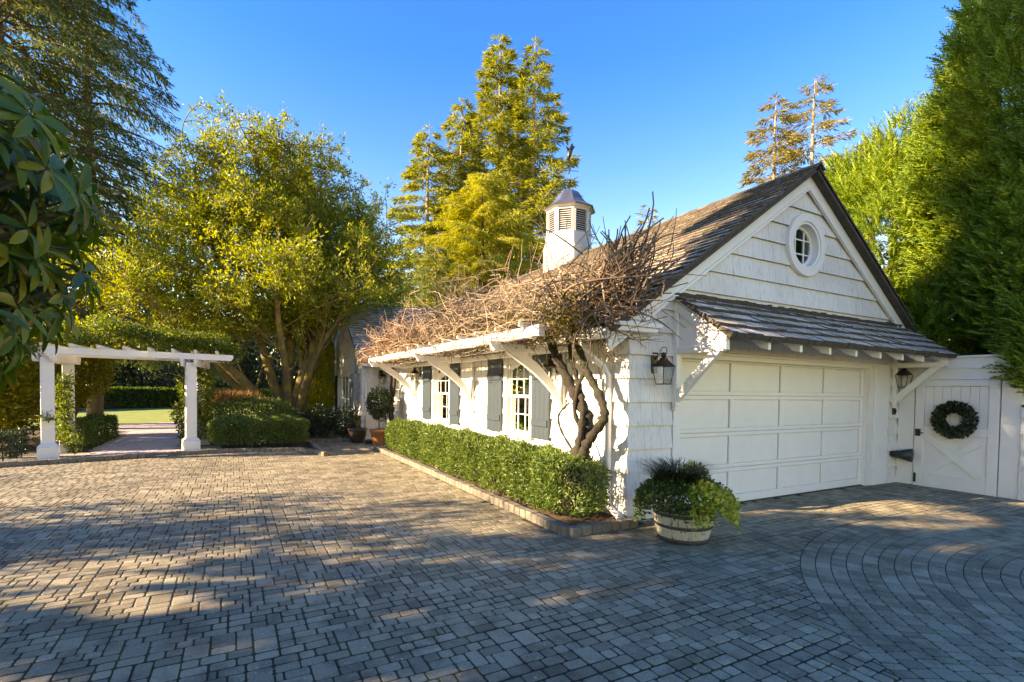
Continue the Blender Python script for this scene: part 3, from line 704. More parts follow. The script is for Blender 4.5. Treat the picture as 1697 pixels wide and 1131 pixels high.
# --- awning over the garage door
aw_x0, aw_x1, aw_y, aw_zt, aw_zb = 5.22, 11.12, 4.14, 2.97, 2.375
aw = MB(); aw.prism([(aw_x0, YF-.03, aw_zt), (aw_x0, aw_y, aw_zb), (aw_x0, aw_y, aw_zb-.025), (aw_x0, YF-.03, aw_zt-.025)], (aw_x1-aw_x0, 0, 0))
awning = aw.build('awning', M_trim, house)
dv = Vector((0, YF-.03-aw_y, aw_zt-aw_zb)); LV = dv.length; dv.normalize()
roof_plane(awning, 'awning_shingle', (aw_x0-.03, aw_y-.05, aw_zb-.030), (1, 0, 0), dv, aw_x1-aw_x0+.06, LV+.06, .215, M_awn, .10, .22, 300, .062)
MB().bbox(aw_x0-.04, aw_x1+.04, YF-.05, YF-.024, aw_zt+.0, aw_zt+.05, .004).build('flashing', M_black, awning)
for i, x in enumerate((6.06, 6.74, 7.42, 8.10, 8.78, 9.46, 10.14)):
    MB().prism([(x-.028, aw_y+.01, aw_zb-.03), (x-.028, YF-.03, aw_zt-.028), (x-.028, YF-.03, aw_zt-.15), (x-.028, aw_y+.11, aw_zb-.10), (x-.028, aw_y+.01, aw_zb-.125)], (.056, 0, 0)).build('rafter_tail', M_trim, awning)
MB().box(aw_x0+.05, aw_x1-.05, aw_y+.20, aw_y+.235, aw_zb+.03, aw_zb+.085).build('sub_fascia', M_trim, awning)
for x in (5.27, 11.06):
    b = MB(); w = .075
    b.bbox(x-w*.5, x+w*.5, YF-.10, YF-.025, 1.50, 2.90, .006)                     # wall post
    b.bbox(x-w*.42, x+w*.42, YF-.085, YF-.03, 1.44, 1.4985, .006)
    b.bbox(x-w*.48, x+w*.48, aw_y+.06, YF-.102, 2.20, 2.29, .006)               # tie
    b.prism([(x-w*.45, YF-.104, 1.55), (x-w*.45, aw_y+.10, 2.198), (x-w*.45, aw_y+.26, 2.198), (x-w*.45, YF-.104, 1.70)], (w*.9, 0, 0))
    b.prism([(x-w*.46, aw_y+.02, aw_zb-.028), (x-w*.46, YF-.102, aw_zt-.09), (x-w*.46, YF-.102, aw_zt-.22), (x-w*.46, aw_y+.02, aw_zb-.16)], (w*.92, 0, 0))
    b.build('bracket', M_trim, awning)
MB().prism([(5.275, aw_y+.14, 2.292), (5.275, YF-.105, 2.292), (5.275, YF-.105, 2.752)], (.02, 0, 0)).build('end_filler', M_trim, awning)  # added white filler over the open awning end, hiding its shaded underside
lb = MB(); lb.lathe([(0, -.05), (.035, -.03), (.042, 0), (.02, .04), (0, .05)], (5.36, 4.86, 2.42), 12); lb.build('floodlight', M_trim, awning)
# --- round gable window
def ring_y(mb, cx, cz, r0, r1, y0, y1, seg=40):
    vs = []; 
    for r, y in ((r0, y0), (r1, y0), (r1, y1), (r0, y1)):
        vs += [(cx+r*cos(2*pi*i/seg), y, cz+r*sin(2*pi*i/seg)) for i in range(seg)]
    fs = [(k*seg+i, k*seg+(i+1) % seg, ((k+1) % 4)*seg+(i+1) % seg, ((k+1) % 4)*seg+i) for k in range(4) for i in range(seg)]
    mb.add(vs, fs, False); return mb
rw = ring_y(MB(), RWX, RWZ, .375, .495, YF-.085, YF-.01)
ring_y(rw, RWX, RWZ, .335, .376, YF-.065, YF+.10)
round_win = rw.build('round_window', M_trim, house)
ring_y(MB(), RWX, RWZ, .285, .334, YF+.045, YF+.085).build('sash', M_trim, round_win)
gl = MB(); gl.add([(RWX+.30*cos(2*pi*i/32), YF+.07, RWZ+.30*sin(2*pi*i/32)) for i in range(32)], [tuple(range(32))]); gl.build('pane', M_glass, round_win)
mu = MB()
for t in (-.115, .115):
    h = (.286**2-t*t)**.5
    mu.box(RWX+t-.010, RWX+t+.010, YF+.050, YF+.068, RWZ-h, RWZ+h).box(RWX-h, RWX+h, YF+.049, YF+.067, RWZ+t-.010, RWZ+t+.010)
mu.build('muntin', M_trim, round_win)
# --- side windows
def side_window(y0, y1, z0, z1):
    x = XW; cas = MB()
    cas.bbox(x-.045, x+.0, y0-.10, y0, z0-.02, z1+.0, .004).bbox(x-.045, x, y1, y1+.10, z0-.02, z1, .004)
    cas.bbox(x-.05, x, y0-.12, y1+.12, z1+.001, z1+.10, .004)
    w = cas.build('window', M_trim, house)
    MB().bbox(x-.085, x+.10, y0-.13, y1+.13, z0-.075, z0-.021, .006).build('sill', M_trim, w)
    zm = (z0+z1)/2
    for (za, zb, xo) in ((zm-.02, z1-.004, .008), (z0-.018, zm+.015, .044)):
        s = MB(); xa, xb = x+xo, x+xo+.035
        s.bbox(xa, xb, y0+.002, y0+.04, za, zb, .003).bbox(xa, xb, y1-.04, y1-.002, za, zb, .003)
        s.bbox(xa, xb, y0+.041, y1-.041, za, za+.05, .003).bbox(xa, xb, y0+.041, y1-.041, zb-.04, zb, .003)
        s.build('sash', M_trim, w)
        mt = MB(); g0, g1, h0, h1 = y0+.042, y1-.042, za+.052, zb-.042
        for k in (1, 2): yy = g0+(g1-g0)*k/3; mt.box(xa+.010, xa+.0175, yy-.008, yy+.008, h0, h1)
        hh = (h0+h1)/2; mt.box(xa+.009, xa+.0165, g0, g1, hh-.008, hh+.008); mt.build('muntin', M_trim, w)
        for k in range(3):
            for j in range(2):
                a0, a1 = g0+(g1-g0)*k/3, g0+(g1-g0)*(k+1)/3; b0, b1 = h0+(h1-h0)*j/2, h0+(h1-h0)*(j+1)/2
                q = MB(); q.add([(xa+.018, a0, b0), (xa+.018, a1, b0), (xa+.018, a1, b1), (xa+.018, a0, b1)], [(0, 1, 2, 3)]); q.build('pane', M_glass, w)
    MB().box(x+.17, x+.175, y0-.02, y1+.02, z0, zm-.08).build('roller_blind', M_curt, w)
for a, b in WINS: side_window(a, b, WZ0, WZ1)
def shutter(y0, y1, z0=.89, z1=2.285):
    nb = 4; bw = (y1-y0)/nb; root = MB().box(XW-.052, XW-.026, y0+.004, y1-.004, z0+.004, z1-.004).build('shutter', M_shut, house)
    for i in range(nb): MB().bbox(XW-.072, XW-.0525, y0+i*bw+.0015, y0+(i+1)*bw-.0015, z0, z1, .005).build('board', M_shut, root)
    for z in (z0+.26, z1-.36): MB().bbox(XW-.096, XW-.0725, y0+.03, y1-.03, z-.055, z+.055, .005).build('batten', M_shut, root)
for a, b in ((6.80, 7.34), (8.44, 9.04), (10.50, 11.03), (12.34, 12.95)): shutter(a, b)
# --- trellis under the wisteria
TB = MB()
TB.bbox(3.30, 3.40, 5.35, 14.3, 2.36, 2.50, .008)
trel = TB.build('wall_trellis', M_trim, house)
MB().bbox(XW-.30, XW-.22, 5.6, 14.2, 2.25, 2.335, .006).build('ledger', M_trim, trel)
for y, zlow in ((6.45, 1.30), (9.80, 1.24), (13.60, 1.30)):
    b = MB(); w = .09
    b.bbox(XW-.075, XW-.022, y-w*.6, y+w*.6, zlow, 2.25, .006).bbox(XW-.085, XW-.022, y-w*.75, y+w*.75, zlow-.03, zlow-.001, .004)
    b.prism([(3.16, y-w/2, 2.40), (3.19, y-w/2, 2.33), (3.24, y-w/2, 2.245), (XW-.302, y-w/2, 2.245), (XW-.302, y-w/2, 2.358), (3.16, y-w/2, 2.358)][::-1], (0, w, 0))
    ou, inn = [], []
    for k in range(9):
        t = k/8; a = t*pi/2
        inn.append((XW-.08-.86*(1-cos(a)), y-w*.42, 1.36+.885*sin(a)))
        ou.append((XW-.08-1.04*(1-cos(a))-.0, y-w*.42, 1.60+.645*sin(a)))
    # curved brace between wall post and arm
    lo = [(XW-.078-.95*t, y-w*.42, 1.36+.86*t**.62) for t in [k/8 for k in range(9)]]
    hi = [(p[0]+.0, p[1], p[2]+.13+.05*sin(k/8*pi)) for k, p in enumerate(lo)]
    hi = [(p[0], p[1], min(p[2], 2.243)) for p in hi]; lo = [(p[0], p[1], min(p[2], 2.235)) for p in lo]
    for k in range(8): b.prism([lo[k], lo[k+1], hi[k+1], hi[k]], (0, w*.84, 0))
    b.build('bracket', M_trim, trel)
for i in range(13):
    y = 5.7+i*.68; MB().box(3.22, 4.40, y-.02, y+.02, 2.505, 2.56).build('rafter', M_trim, trel)
# --- french door at the porch end
dr = MB().bbox(XW+.04, XW+.08, DOOR_Y0+.002, DOOR_Y0+.10, 0.02, 2.09, .004).bbox(XW+.04, XW+.08, DOOR_Y1-.10, DOOR_Y1-.002, .02, 2.09, .004).bbox(XW+.04, XW+.08, DOOR_Y0+.101, DOOR_Y1-.101, .02, .3, .004).bbox(XW+.04, XW+.08, DOOR_Y0+.101, DOOR_Y1-.101, 1.98, 2.09, .004)
fd = dr.build('glazed_door', M_trim, house)
MB().bbox(XW-.04, XW, DOOR_Y0-.10, DOOR_Y0, 0, 2.2, .004).bbox(XW-.04, XW, DOOR_Y1, DOOR_Y1+.10, 0, 2.2, .004).build('door_frame', M_trim, fd)
m_ = MB(); m_.box(XW+.045, XW+.07, (DOOR_Y0+DOOR_Y1)/2-.012, (DOOR_Y0+DOOR_Y1)/2+.012, .3, 1.98)
for k in range(1, 5): m_.box(XW+.046, XW+.069, DOOR_Y0+.1, DOOR_Y1-.1, .3+k*.336-.012, .3+k*.336+.012)
m_.build('muntin', M_trim, fd)
g_ = MB(); g_.add([(XW+.06, DOOR_Y0+.1, .3), (XW+.06, DOOR_Y1-.1, .3), (XW+.06, DOOR_Y1-.1, 1.98), (XW+.06, DOOR_Y0+.1, 1.98)], [(0, 1, 2, 3)]); g_.build('pane', M_glass, fd)
# --- garden wing at the far end
WX, WY0, WY1, WA = 3.69, 16.9, 23.5, 20.2
WZA = 2.66+SL*(WA-WY0)
wm = MB()
wz = lambda y: WZA-SL*abs(y-WA)
rsw = rect_minus([(WY0, WY1, 0, 2.6)], (18.7, 20.9, .45, 2.1))
for y0, y1, z0, z1 in rsw: wm.box(WX, WX+.14, y0, y1, z0, z1)
wm.prism([(WX, WY0, 2.6), (WX, WA, WZA-.04), (WX, WY1, 2.6)], (.14, 0, 0))
wm.box(WX+.142, 8.0, WY0, WY0+.14, 0, 2.62)
wm.box(WX+.142, 8.0, WY1-.14, WY1, 0, 2.62)
wing = wm.build('garden_wing', M_siding, house)
shingle_wall(wing, lambda u, v: Vector((WX, u, v)), (-1, 0, 0), WY0-.015, WY1, 0, WZA, holes=[(18.6, 21.0, .38, 2.2)], halves=((-SL, 1, WZA-SL*WA-.04), (SL, 1, WZA+SL*WA-.04)), limit=170, wmin=.2, wmax=.45)
shingle_wall(wing, lambda u, v: Vector((u, WY0, v)), (0, -1, 0), WX-.015, XW, 0, 2.62, limit=60)
bw = MB().bbox(WX-.05, WX, 18.6, 18.72, .4, 2.2, .004).bbox(WX-.05, WX, 20.88, 21.0, .4, 2.2, .004).bbox(WX-.05, WX, 18.721, 20.879, 2.08, 2.2, .004).bbox(WX-.08, WX+.02, 18.55, 21.05, .37, .44, .004)
gw_ = bw.build('bay_window', M_trim, house)
mb = MB()
for k in (1, 2, 3): mb.box(WX+.01, WX+.04, 18.72+k*.54-.02, 18.72+k*.54+.02, .45, 2.08)
mb.box(WX+.011, WX+.039, 18.72, 20.88, 1.25, 1.29); mb.build('muntin', M_trim, gw_)
g_ = MB(); g_.add([(WX+.03, 18.7, .45), (WX+.03, 20.9, .45), (WX+.03, 20.9, 2.1), (WX+.03, 18.7, 2.1)], [(0, 1, 2, 3)]); g_.build('pane', M_glass, gw_)
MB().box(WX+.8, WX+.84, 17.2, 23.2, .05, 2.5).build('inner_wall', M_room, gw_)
for a in (18.02, 21.05): 
    MB().bbox(WX-.06, WX-.026, a, a+.5, .42, 2.15, .004).build('shutter', M_shut, house)
ov = MB(); seg = 28
for (r0, r1, x0, x1) in ((.16, .22, WX-.07, WX-.02),):
    vs = []
    for r, x in ((r0, x0), (r1, x0), (r1, x1), (r0, x1)): vs += [(x, WA+r*.85*cos(2*pi*i/seg), 3.75+r*2.0*sin(2*pi*i/seg)) for i in range(seg)]
    ov.add(vs, [(k*seg+i, k*seg+(i+1) % seg, ((k+1) % 4)*seg+(i+1) % seg, ((k+1) % 4)*seg+i) for k in range(4) for i in range(seg)])
ovw = ov.build('oval_vent', M_trim, house)
d_ = MB(); d_.add([(WX-.03, WA+.14*cos(2*pi*i/24), 3.75+.33*sin(2*pi*i/24)) for i in range(24)], [tuple(range(24))]); d_.build('vent_screen', M_curt, ovw)
wr = MB(); dy = Vector((0, 1, SL))/sl
e0 = Vector((WX-.14, WY0-.28, wz(WY0-.28)+.03)); a0 = Vector((WX-.14, WA, WZA+.03)); e1 = Vector((WX-.14, WY1+.28, wz(WY1+.28)+.03))
wr.prism([e0, a0, a0-Vector((0, 0, .06)), e0-Vector((0, 0, .06))][::-1], (5.5, 0, 0)); wr.prism([a0, e1, e1-Vector((0, 0, .06)), a0-Vector((0, 0, .06))][::-1], (5.5, 0, 0))
wroof = wr.build('wing_roof', M_under, house)
roof_plane(wroof, 'wing_shingle', e0+Vector((0, 0, .006)), (1, 0, 0), dy, 5.4, (a0-e0).length, .17, M_awn, .12, .28, 0)
wk = MB()
for ya in (WY0-.26, WY1+.26):
    p0, p1 = Vector((WX-.10, WA, WZA-.03)), Vector((WX-.10, ya, wz(ya)-.03)); wk.prism([p0, p1, p1-Vector((0, 0, .15)), p0-Vector((0, 0, .15))], (.05, 0, 0))
wk.bbox(WX-.05, XW-.3, WY0-.30, WY0-.2, 2.38, 2.46, .004)
wk.build('wing_trim', M_trim, house)
ds2 = MB().tube([(WX+.12, WY0-.05, 2.4), (WX+.12, WY0-.05, .1)], .035, 8); ds2.build('downspout', M_trim, house)
mt = MB().bbox(WX-.20, WX-.026, 17.15, 17.65, 1.05, 2.15, .01).build('meter_cabinet', M_meter, house)
cyl = MB(); cyl.tube([(WX-.30, 17.4, 1.85), (WX-.19, 17.4, 1.85)], .13, 16); cyl.build('meter_dial', M_meter, mt)
MB().tube([(WX-.10, 17.4, 2.15), (WX-.10, 17.4, 2.62)], .035, 8).tube([(WX-.10, 17.4, 1.05), (WX-.10, 17.4, .05)], .03, 8).build('conduit', M_meter, mt)
# --- cupola
CX, CYY = XA, 11.65
def octp(r, z, k): a = (k+.5)*pi/4; q = r/cos(pi/8); return Vector((CX+q*cos(a), CYY+q*sin(a), z))
def oct_lathe(prof, mb, smooth=False):
    n = len(prof); vs = [octp(r, z, k) for r, z in prof for k in range(8)]
    mb.add(vs, [(i*8+k, i*8+(k+1) % 8, (i+1)*8+(k+1) % 8, (i+1)*8+k) for i in range(n-1) for k in range(8)], smooth); return mb
cb = oct_lathe([(.64, 4.3), (.64, 5.47), (.66, 5.48), (.66, 5.54), (.635, 5.55), (.60, 5.70), (.585, 5.86), (.585, 5.90), (.57, 5.905), (.57, 5.93), (.50, 5.93)], MB())
M_cup = mat_simple('grey_white_lead_paint', (.40, .395, .39), (.50, .495, .485), 3, .5, .1, .003)
cupola = cb.build('cupola', M_cup, house)
oct_lathe([(.50, 5.9), (.50, 6.55)], MB()).build('dark_core', M_black, cupola)
po = MB()
for k in range(8):
    a = octp(.565, 5.92, k); d = (a-Vector((CX, CYY, 5.92))).normalized(); t = Vector((-d.y, d.x, 0))
    po.prism([a-d*.05-t*.055, a-d*.0-t*.055, a+d*.0+t*.055, a-d*.05+t*.055], (0, 0, .59))
oct_lathe([(.50, 6.51), (.575, 6.51), (.575, 6.56), (.64, 6.60), (.665, 6.63), (.3, 6.63)], po)
po.build('corner_post', M_cup, cupola)
for k in range(8):
    a, b = octp(.55, 0, k), octp(.55, 0, (k+1) % 8); mid = (a+b)/2; nrm_ = Vector((mid.x-CX, mid.y-CYY, 0)).normalized(); t = (b-a).normalized(); L = (b-a).length-.10
    if nrm_.dot(Vector((-mid.x, -mid.y, 0))) < 0: continue
    for j in range(10):
        z = 5.945+j*.056; c = Vector((mid.x, mid.y, z))
        MB().prism([c-t*L/2+nrm_*.008, c+t*L/2+nrm_*.008, c+t*L/2-nrm_*.045+Vector((0, 0, .035)), c-t*L/2-nrm_*.045+Vector((0, 0, .035))], (0, 0, .010)).build('louver', M_cup, cupola)
bell = oct_lathe([(.675, 6.60), (.69, 6.625), (.60, 6.68), (.48, 6.77), (.39, 6.88), (.33, 6.99), (.27, 7.08), (.18, 7.145), (.06, 7.17), (.0, 7.175)], MB())
bl = bell.build('bell_roof', M_lead, cupola)
wv = MB().tube([(CX, CYY, 7.15), (CX, CYY, 8.0)], .012, 6)
wv.lathe([(0, -.05), (.035, -.03), (.045, 0), (.035, .03), (0, .05)], (CX, CYY, 7.42), 10)
wv.tube([(CX-.22, CYY+.1, 7.72), (CX+.22, CYY-.1, 7.72)], .009, 5).tube([(CX+.1, CYY+.22, 7.72), (CX-.1, CYY-.22, 7.72)], .009, 5)
# heron-like vane figure: body, neck, wings
wv.tube([(CX-.05, CYY+.02, 8.0), (CX-.02, CYY, 8.15), (CX+.03, CYY, 8.32), (CX+.06, CYY, 8.45), (CX+.10, CYY, 8.47)], [.03, .07, .06, .025, .01], 7)
wv.prism([(CX-.02, CYY-.01, 8.1), (CX+.16, CYY-.01, 8.42), (CX+.05, CYY-.01, 8.40)], (0, .02, 0)).prism([(CX-.03, CYY-.01, 8.12), (CX-.14, CYY-.01, 8.36), (CX-.02, CYY-.01, 8.30)], (0, .02, 0))
wv.build('weathervane', M_metal, cupola)

# ================================================================== LANTERNS
def lantern(x, y, z, ang, label, s=1.0):
    """wall lantern; (x,y) on the wall, wall normal at angle ang, z = centre of glass"""
    root = thing('wall_lantern', label, 'lantern', (x, y, z), 'carriage lanterns on the house walls')
    R = Matrix.Translation((x, y, z)) @ Matrix.Rotation(ang, 4, 'Z') @ Matrix.Diagonal((s, s, s, 1))
    def part(mb, name, m):
        mb.v = [tuple(R @ Vector(p)) for p in mb.v]; mb.build(name, m, root)
    o = .17
    part(MB().bbox(0, .018, -.055, .055, -.02, .26, .004), 'back_plate', M_metal)
    part(MB().tube([(.015, 0, .16), (.07, 0, .23), (o, 0, .24)], .008, 6).tube([(.015, 0, .06), (.05, 0, .10), (.09, 0, .13)], .006, 6), 'arm', M_metal)
    cage = MB(); tb, bt = .10, .065
    for sx, sy in ((1, 1), (1, -1), (-1, -1), (-1, 1)): cage.tube([(o+sx*bt, sy*bt, -.16), (o+sx*tb, sy*tb, .07)], .006, 4)
    for r, zz in ((bt, -.16), (tb, .07)):
        for a, b in (((1, 1), (1, -1)), ((1, -1), (-1, -1)), ((-1, -1), (-1, 1)), ((-1, 1), (1, 1))): cage.tube([(o+a[0]*r, a[1]*r, zz), (o+b[0]*r, b[1]*r, zz)], .007, 4)
    part(cage, 'cage', M_metal)
    for a, b in (((1, 1), (1, -1)), ((1, -1), (-1, -1)), ((-1, -1), (-1, 1)), ((-1, 1), (1, 1))):
        g = MB(); g.add([(o+a[0]*bt*.97, a[1]*bt*.97, -.158), (o+b[0]*bt*.97, b[1]*bt*.97, -.158), (o+b[0]*tb*.97, b[1]*tb*.97, .068), (o+a[0]*tb*.97, a[1]*tb*.97, .068)], [(0, 1, 2, 3)]); part(g, 'pane', M_lglass)
    h = MB(); pr = [(.13, .07), (.135, .082), (.085, .125), (.055, .16), (.05, .175), (.02, .185), (.0, .19)]
    vs = [(o+r*cos(pi/4+k*pi/2)*1.0, r*sin(pi/4+k*pi/2), zz) for r, zz in pr for k in range(4)]
    h.add(vs, [(i*4+k, i*4+(k+1) % 4, (i+1)*4+(k+1) % 4, (i+1)*4+k) for i in range(len(pr)-1) for k in range(4)]); part(h, 'cap', M_metal)
    part(MB().lathe([(0, -.04), (.03, -.025), (.038, 0), (.03, .025), (0, .04)], (o, 0, .215), 12), 'finial', M_metal)
    ring = [(o+.0+.055*cos(a), 0, .265+.055*sin(a)) for a in [2*pi*k/16 for k in range(17)]]
    part(MB().tube(ring, .005, 5), 'ring', M_metal)
    part(MB().tube([(o, 0, -.15), (o, 0, -.05)], .012, 8).tube([(o, 0, -.05), (o, 0, 0)], [.016, .004], 8), 'candle', M_trim)
lantern(4.90, YF-.022, 1.95, -pi/2, 'bronze carriage lantern on the shaded front wall beside the barrel planter')
lantern(11.10, YF-.022, 2.0, -pi/2, 'dark carriage lantern behind the awning bracket next to the garden gate')
lantern(XW-.022, 6.62, 1.98, pi, 'carriage lantern next to the wisteria trunk, in front of the grey shutter', .95)
lantern(XW-.022, 13.25, 2.02, pi, 'carriage lantern under the trellis between its end bracket and a slate shutter')
lantern(4.30, WY0-.022, 2.0, -pi/2, 'carriage lantern above the potted topiary on the far cream wall')
lantern(WX-.022, 22.6, 2.05, pi, 'small carriage lantern at the far corner of the garden wing gable')
t_ = thing('door_keypad', 'black keypad and bell plate on the narrow shingle strip by the gate', 'keypad', (11.12, YF, 1.43))
MB().bbox(11.07, 11.17, YF-.05, YF-.022, 1.31, 1.55, .006).build('plate', M_black, t_); MB().lathe([(0, -.02), (.02, -.01), (.02, .02)], (11.12, YF-.06, 1.37), 10).build('button', M_metal, t_)
vt = thing('vent_hood', 'black cone shaped vent hood sticking out low beside the garden gate', 'vent', (11.1, YF, .55))
c_ = MB(); c_.tube([(11.10, YF-.03, .56), (11.10, YF-.10, .56), (11.11, YF-.11, .56)], [.06, .06, .075], 14); c_.build('collar', M_metal, vt)
c_ = MB(); c_.tube([(11.11, YF-.10, .56), (11.17, YF-.34, .56)], [.065, .13], 14); c_.build('cone', mat_simple('green_black_metal', (.02, .028, .024), (.035, .045, .04), 10, .5), vt)

# ================================================================== GATE AND GARDEN WALL
GX = 11.3; gz0 = -.03
gwall = thing('garden_wall', 'tall smooth white wall with arched moulding around the garden gate', 'wall', (GX, 4.0, 0))
w_ = MB()
for y0, y1, z0, z1 in rect_minus([(3.25, YF-.03, -.06, 2.36)], (3.50, 4.74, -.1, 1.98)): w_.box(GX, GX+.16, y0, y1, z0, z1)
w_.build('wall_panel', M_trim, gwall)
ar = MB(); n = 20
yc, hw = 4.05, .92
pts = [(GX-.02, yc+hw*cos(pi*k/n), 1.93+.25*sin(pi*k/n)) for k in range(n+1)]
for a, b in zip(pts[:-1], pts[1:]):
    ar.prism([a, b, (b[0], b[1], b[2]+.03), (a[0], a[1], a[2]+.03)], (.03, 0, 0))
ar.build('arch_moulding', M_trim, gwall)
MB().bbox(GX-.03, GX+.19, 3.20, 5.0, 2.362, 2.40, .005).build('wall_cap', M_trim, gwall)
low = thing('low_wall', 'lower white shingled wall under the cypress, with a dark cap', 'wall', (GX, 2.5, 0))
MB().box(GX, GX+.16, .8, 3.248, -.06, 1.52).build('wall_core', M_siding, low)
shingle_wall(low, lambda u, v: Vector((GX, u, v)), (-1, 0, 0), .8, 3.245, 0.0, 1.5, expo=.27, limit=60)
MB().bbox(GX-.04, GX+.2, .8, 3.24, 1.522, 1.56, .004).build('wall_cap', M_under, low)
gate = thing('garden_gate', 'white boarded gate with crossed braces below and dark latch', 'gate', (GX, 4.1, 0))
ga, gb, gt_ = 3.52, 4.72, 1.975
MB().box(GX+.03, GX+.05, ga, gb, -.03, gt_).build('gate_back', M_trim, gate)
fr = MB()
xa, xb = GX-.012, GX+.0295
fr.bbox(xa, xb, ga, ga+.14, -.03, gt_, .005).bbox(xa, xb, gb-.14, gb, -.03, gt_, .005)
for z0, z1 in ((-.03, .22), (.98, 1.13), (1.86, gt_)): fr.bbox(xa, xb, ga+.1405, gb-.1405, z0, z1, .005)
fr.build('gate_frame', M_trim, gate)
for k in range(7):
    a = ga+.142+k*(gb-ga-.284)/7; b = a+(gb-ga-.284)/7
    MB().bbox(GX+.012, GX+.0292, a+.002, b-.002, 1.132, 1.858, .004).build('board', M_trim, gate)
MB().box(GX+.014, GX+.0292, ga+.142, gb-.142, .222, .978).build('lower_panel', M_trim, gate)
c0, c1 = Vector((GX-.008, ga+.15, .23)), Vector((GX-.008, gb-.15, .97))
d_ = (c1-c0).normalized(); p_ = Vector((0, -d_.z, d_.y))*.065
MB().prism([c0-p_, c1-p_, c1+p_, c0+p_], (.02, 0, 0)).build('brace', M_trim, gate)
c0, c1 = Vector((GX-.0055, ga+.15, .97)), Vector((GX-.0055, gb-.15, .23)); d_ = (c1-c0).normalized(); p_ = Vector((0, -d_.z, d_.y))*.065
MB().prism([c0-p_, c1-p_, c1+p_, c0+p_], (.019, 0, 0)).build('brace', M_trim, gate)
MB().bbox(GX-.035, GX-.0125, gb-.10, gb-.02, .93, 1.06, .004).tube([(GX-.03, gb-.06, 1.0), (GX-.08, gb-.06, 1.0), (GX-.085, gb-.17, .99)], .011, 8).build('latch', M_black, gate)
MB().bbox(GX-.03, GX-.0125, gb-.05, gb-.01, .06, .22, .004).tube([(GX-.03, gb-.03, .06), (GX-.03, gb-.03, .24)], .009, 6).build('drop_bolt', M_black, gate)
wre = thing('wreath', 'round wreath of dark eucalyptus leaves hung on the white gate', 'wreath', (GX-.05, 4.10, 1.265))
n = 2600; th = rng.uniform(0, 2*pi, n); ph = rng.uniform(0, 2*pi, n); rr_ = .085*np.sqrt(rng.random(n))*1.05
RAD = .232+rr_*np.cos(ph)
P = np.stack([GX-.075-rr_*np.sin(ph)*.8, 4.10+RAD*np.cos(th), 1.265+RAD*np.sin(th)], 1)
A = unit(np.stack([-.5*np.ones(n), np.cos(th)*np.cos(ph)-.8*np.sin(th), np.sin(th)*np.cos(ph)+.8*np.cos(th)], 1)+rvec(n)*.6)
leaves('leaf_ring', P, A, np.cross(A, rvec(n)), rng.uniform(.035, .065, n), rng.uniform(.025, .045, n), L_wre, wre)
MB().tube([(GX-.06, 4.10+.232*cos(2*pi*k/24), 1.265+.232*sin(2*pi*k/24)) for k in range(25)], .022, 6).build('twig_ring', M_wbark, wre)

# ================================================================== BARREL PLANTER
BX, BY = 4.55, 4.13
bar = thing('barrel_planter', 'half barrel planter with peeling white staves and dark hoops', 'planter', (BX, BY, 0))
prof = [(.272, 0.0), (.290, .07), (.312, .15), (.325, .22), (.332, .29), (.334, .34)]
NS = 18
for k in range(NS):
    a0, a1 = 2*pi*k/NS+.006, 2*pi*(k+1)/NS-.006; s = MB(); vs = []
    rj = random.uniform(-.002, .003)
    for r, z in prof:
        for q in (0, .5, 1): a = a0+(a1-a0)*q; vs.append((BX+(r+rj)*cos(a), BY+(r+rj)*sin(a), z))
        for q in (1, .5, 0): a = a0+(a1-a0)*q; vs.append((BX+(r-.025)*cos(a), BY+(r-.025)*sin(a), z))
    n = len(prof); s.add(vs, [(i*6+j, i*6+(j+1) % 6, (i+1)*6+(j+1) % 6, (i+1)*6+j) for i in range(n-1) for j in range(6)]+[tuple(range((n-1)*6, n*6))]); s.build('stave', M_stave, bar)
for z0, z1 in ((.0, .055), (.165, .205), (.295, .335)):
    r_ = lambda z: np.interp(z, [p[1] for p in prof], [p[0] for p in prof])+.005
    MB().lathe([(r_(z0), z0+.001), (r_(z0)+.004, z0+.004), (r_(z1)+.004, z1-.003), (r_(z1), z1)], (BX, BY, 0), 40).build('hoop', M_hoop, bar)
MB().lathe([(.30, .29), (.15, .30), (0, .305)], (BX, BY, 0), 20).build('potting_soil', M_earth, bar)
ivy = thing('variegated_ivy', 'yellow green variegated ivy spilling over the front of the barrel planter', 'plant', (BX, BY, .3))
n = 6500; a = rng.uniform(-pi, pi, n); rad = .10+.43*np.sqrt(rng.random(n))*(1+.1*np.sin(a*5)); zz = .36+.22*np.sqrt(np.maximum(0, 1-(rad/.58)**2))+rng.normal(0, .03, n)
spill = np.maximum(0, rad-.33)*1.1*rng.random(n); P = np.stack([BX+rad*np.cos(a), BY+rad*np.sin(a), zz-spill*1.1+.04], 1)
front = (np.cos(a)*-.72+np.sin(a)*-.69) ; keep = (front > -.25)
A = unit(np.stack([np.cos(a), np.sin(a), .5*np.ones(n)], 1)+rvec(n)*.8); B = np.cross(A, rvec(n))
ky = keep & (np.cos(a-(-.95)) > .25)
leaves('leaves', P[ky], A[ky], B[ky], rng.uniform(.03, .06, ky.sum()), rng.uniform(.03, .055, ky.sum()), L_ivy, ivy)
gi = thing('green_ivy', 'dark green ivy trailing over the house side of the barrel planter', 'plant', (BX, BY, .3))
kd = ~ky; leaves('leaves', P[kd]+np.array([0, 0, .03]), A[kd], B[kd], rng.uniform(.03, .055, kd.sum()), rng.uniform(.025, .045, kd.sum()), L_ivyd, gi)
mg = thing('mondo_grass', 'tuft of arching dark grass blades rising from the barrel planter', 'grass plant', (BX-.05, BY+.1, .3))
V, Fc = [], []; nv = 0
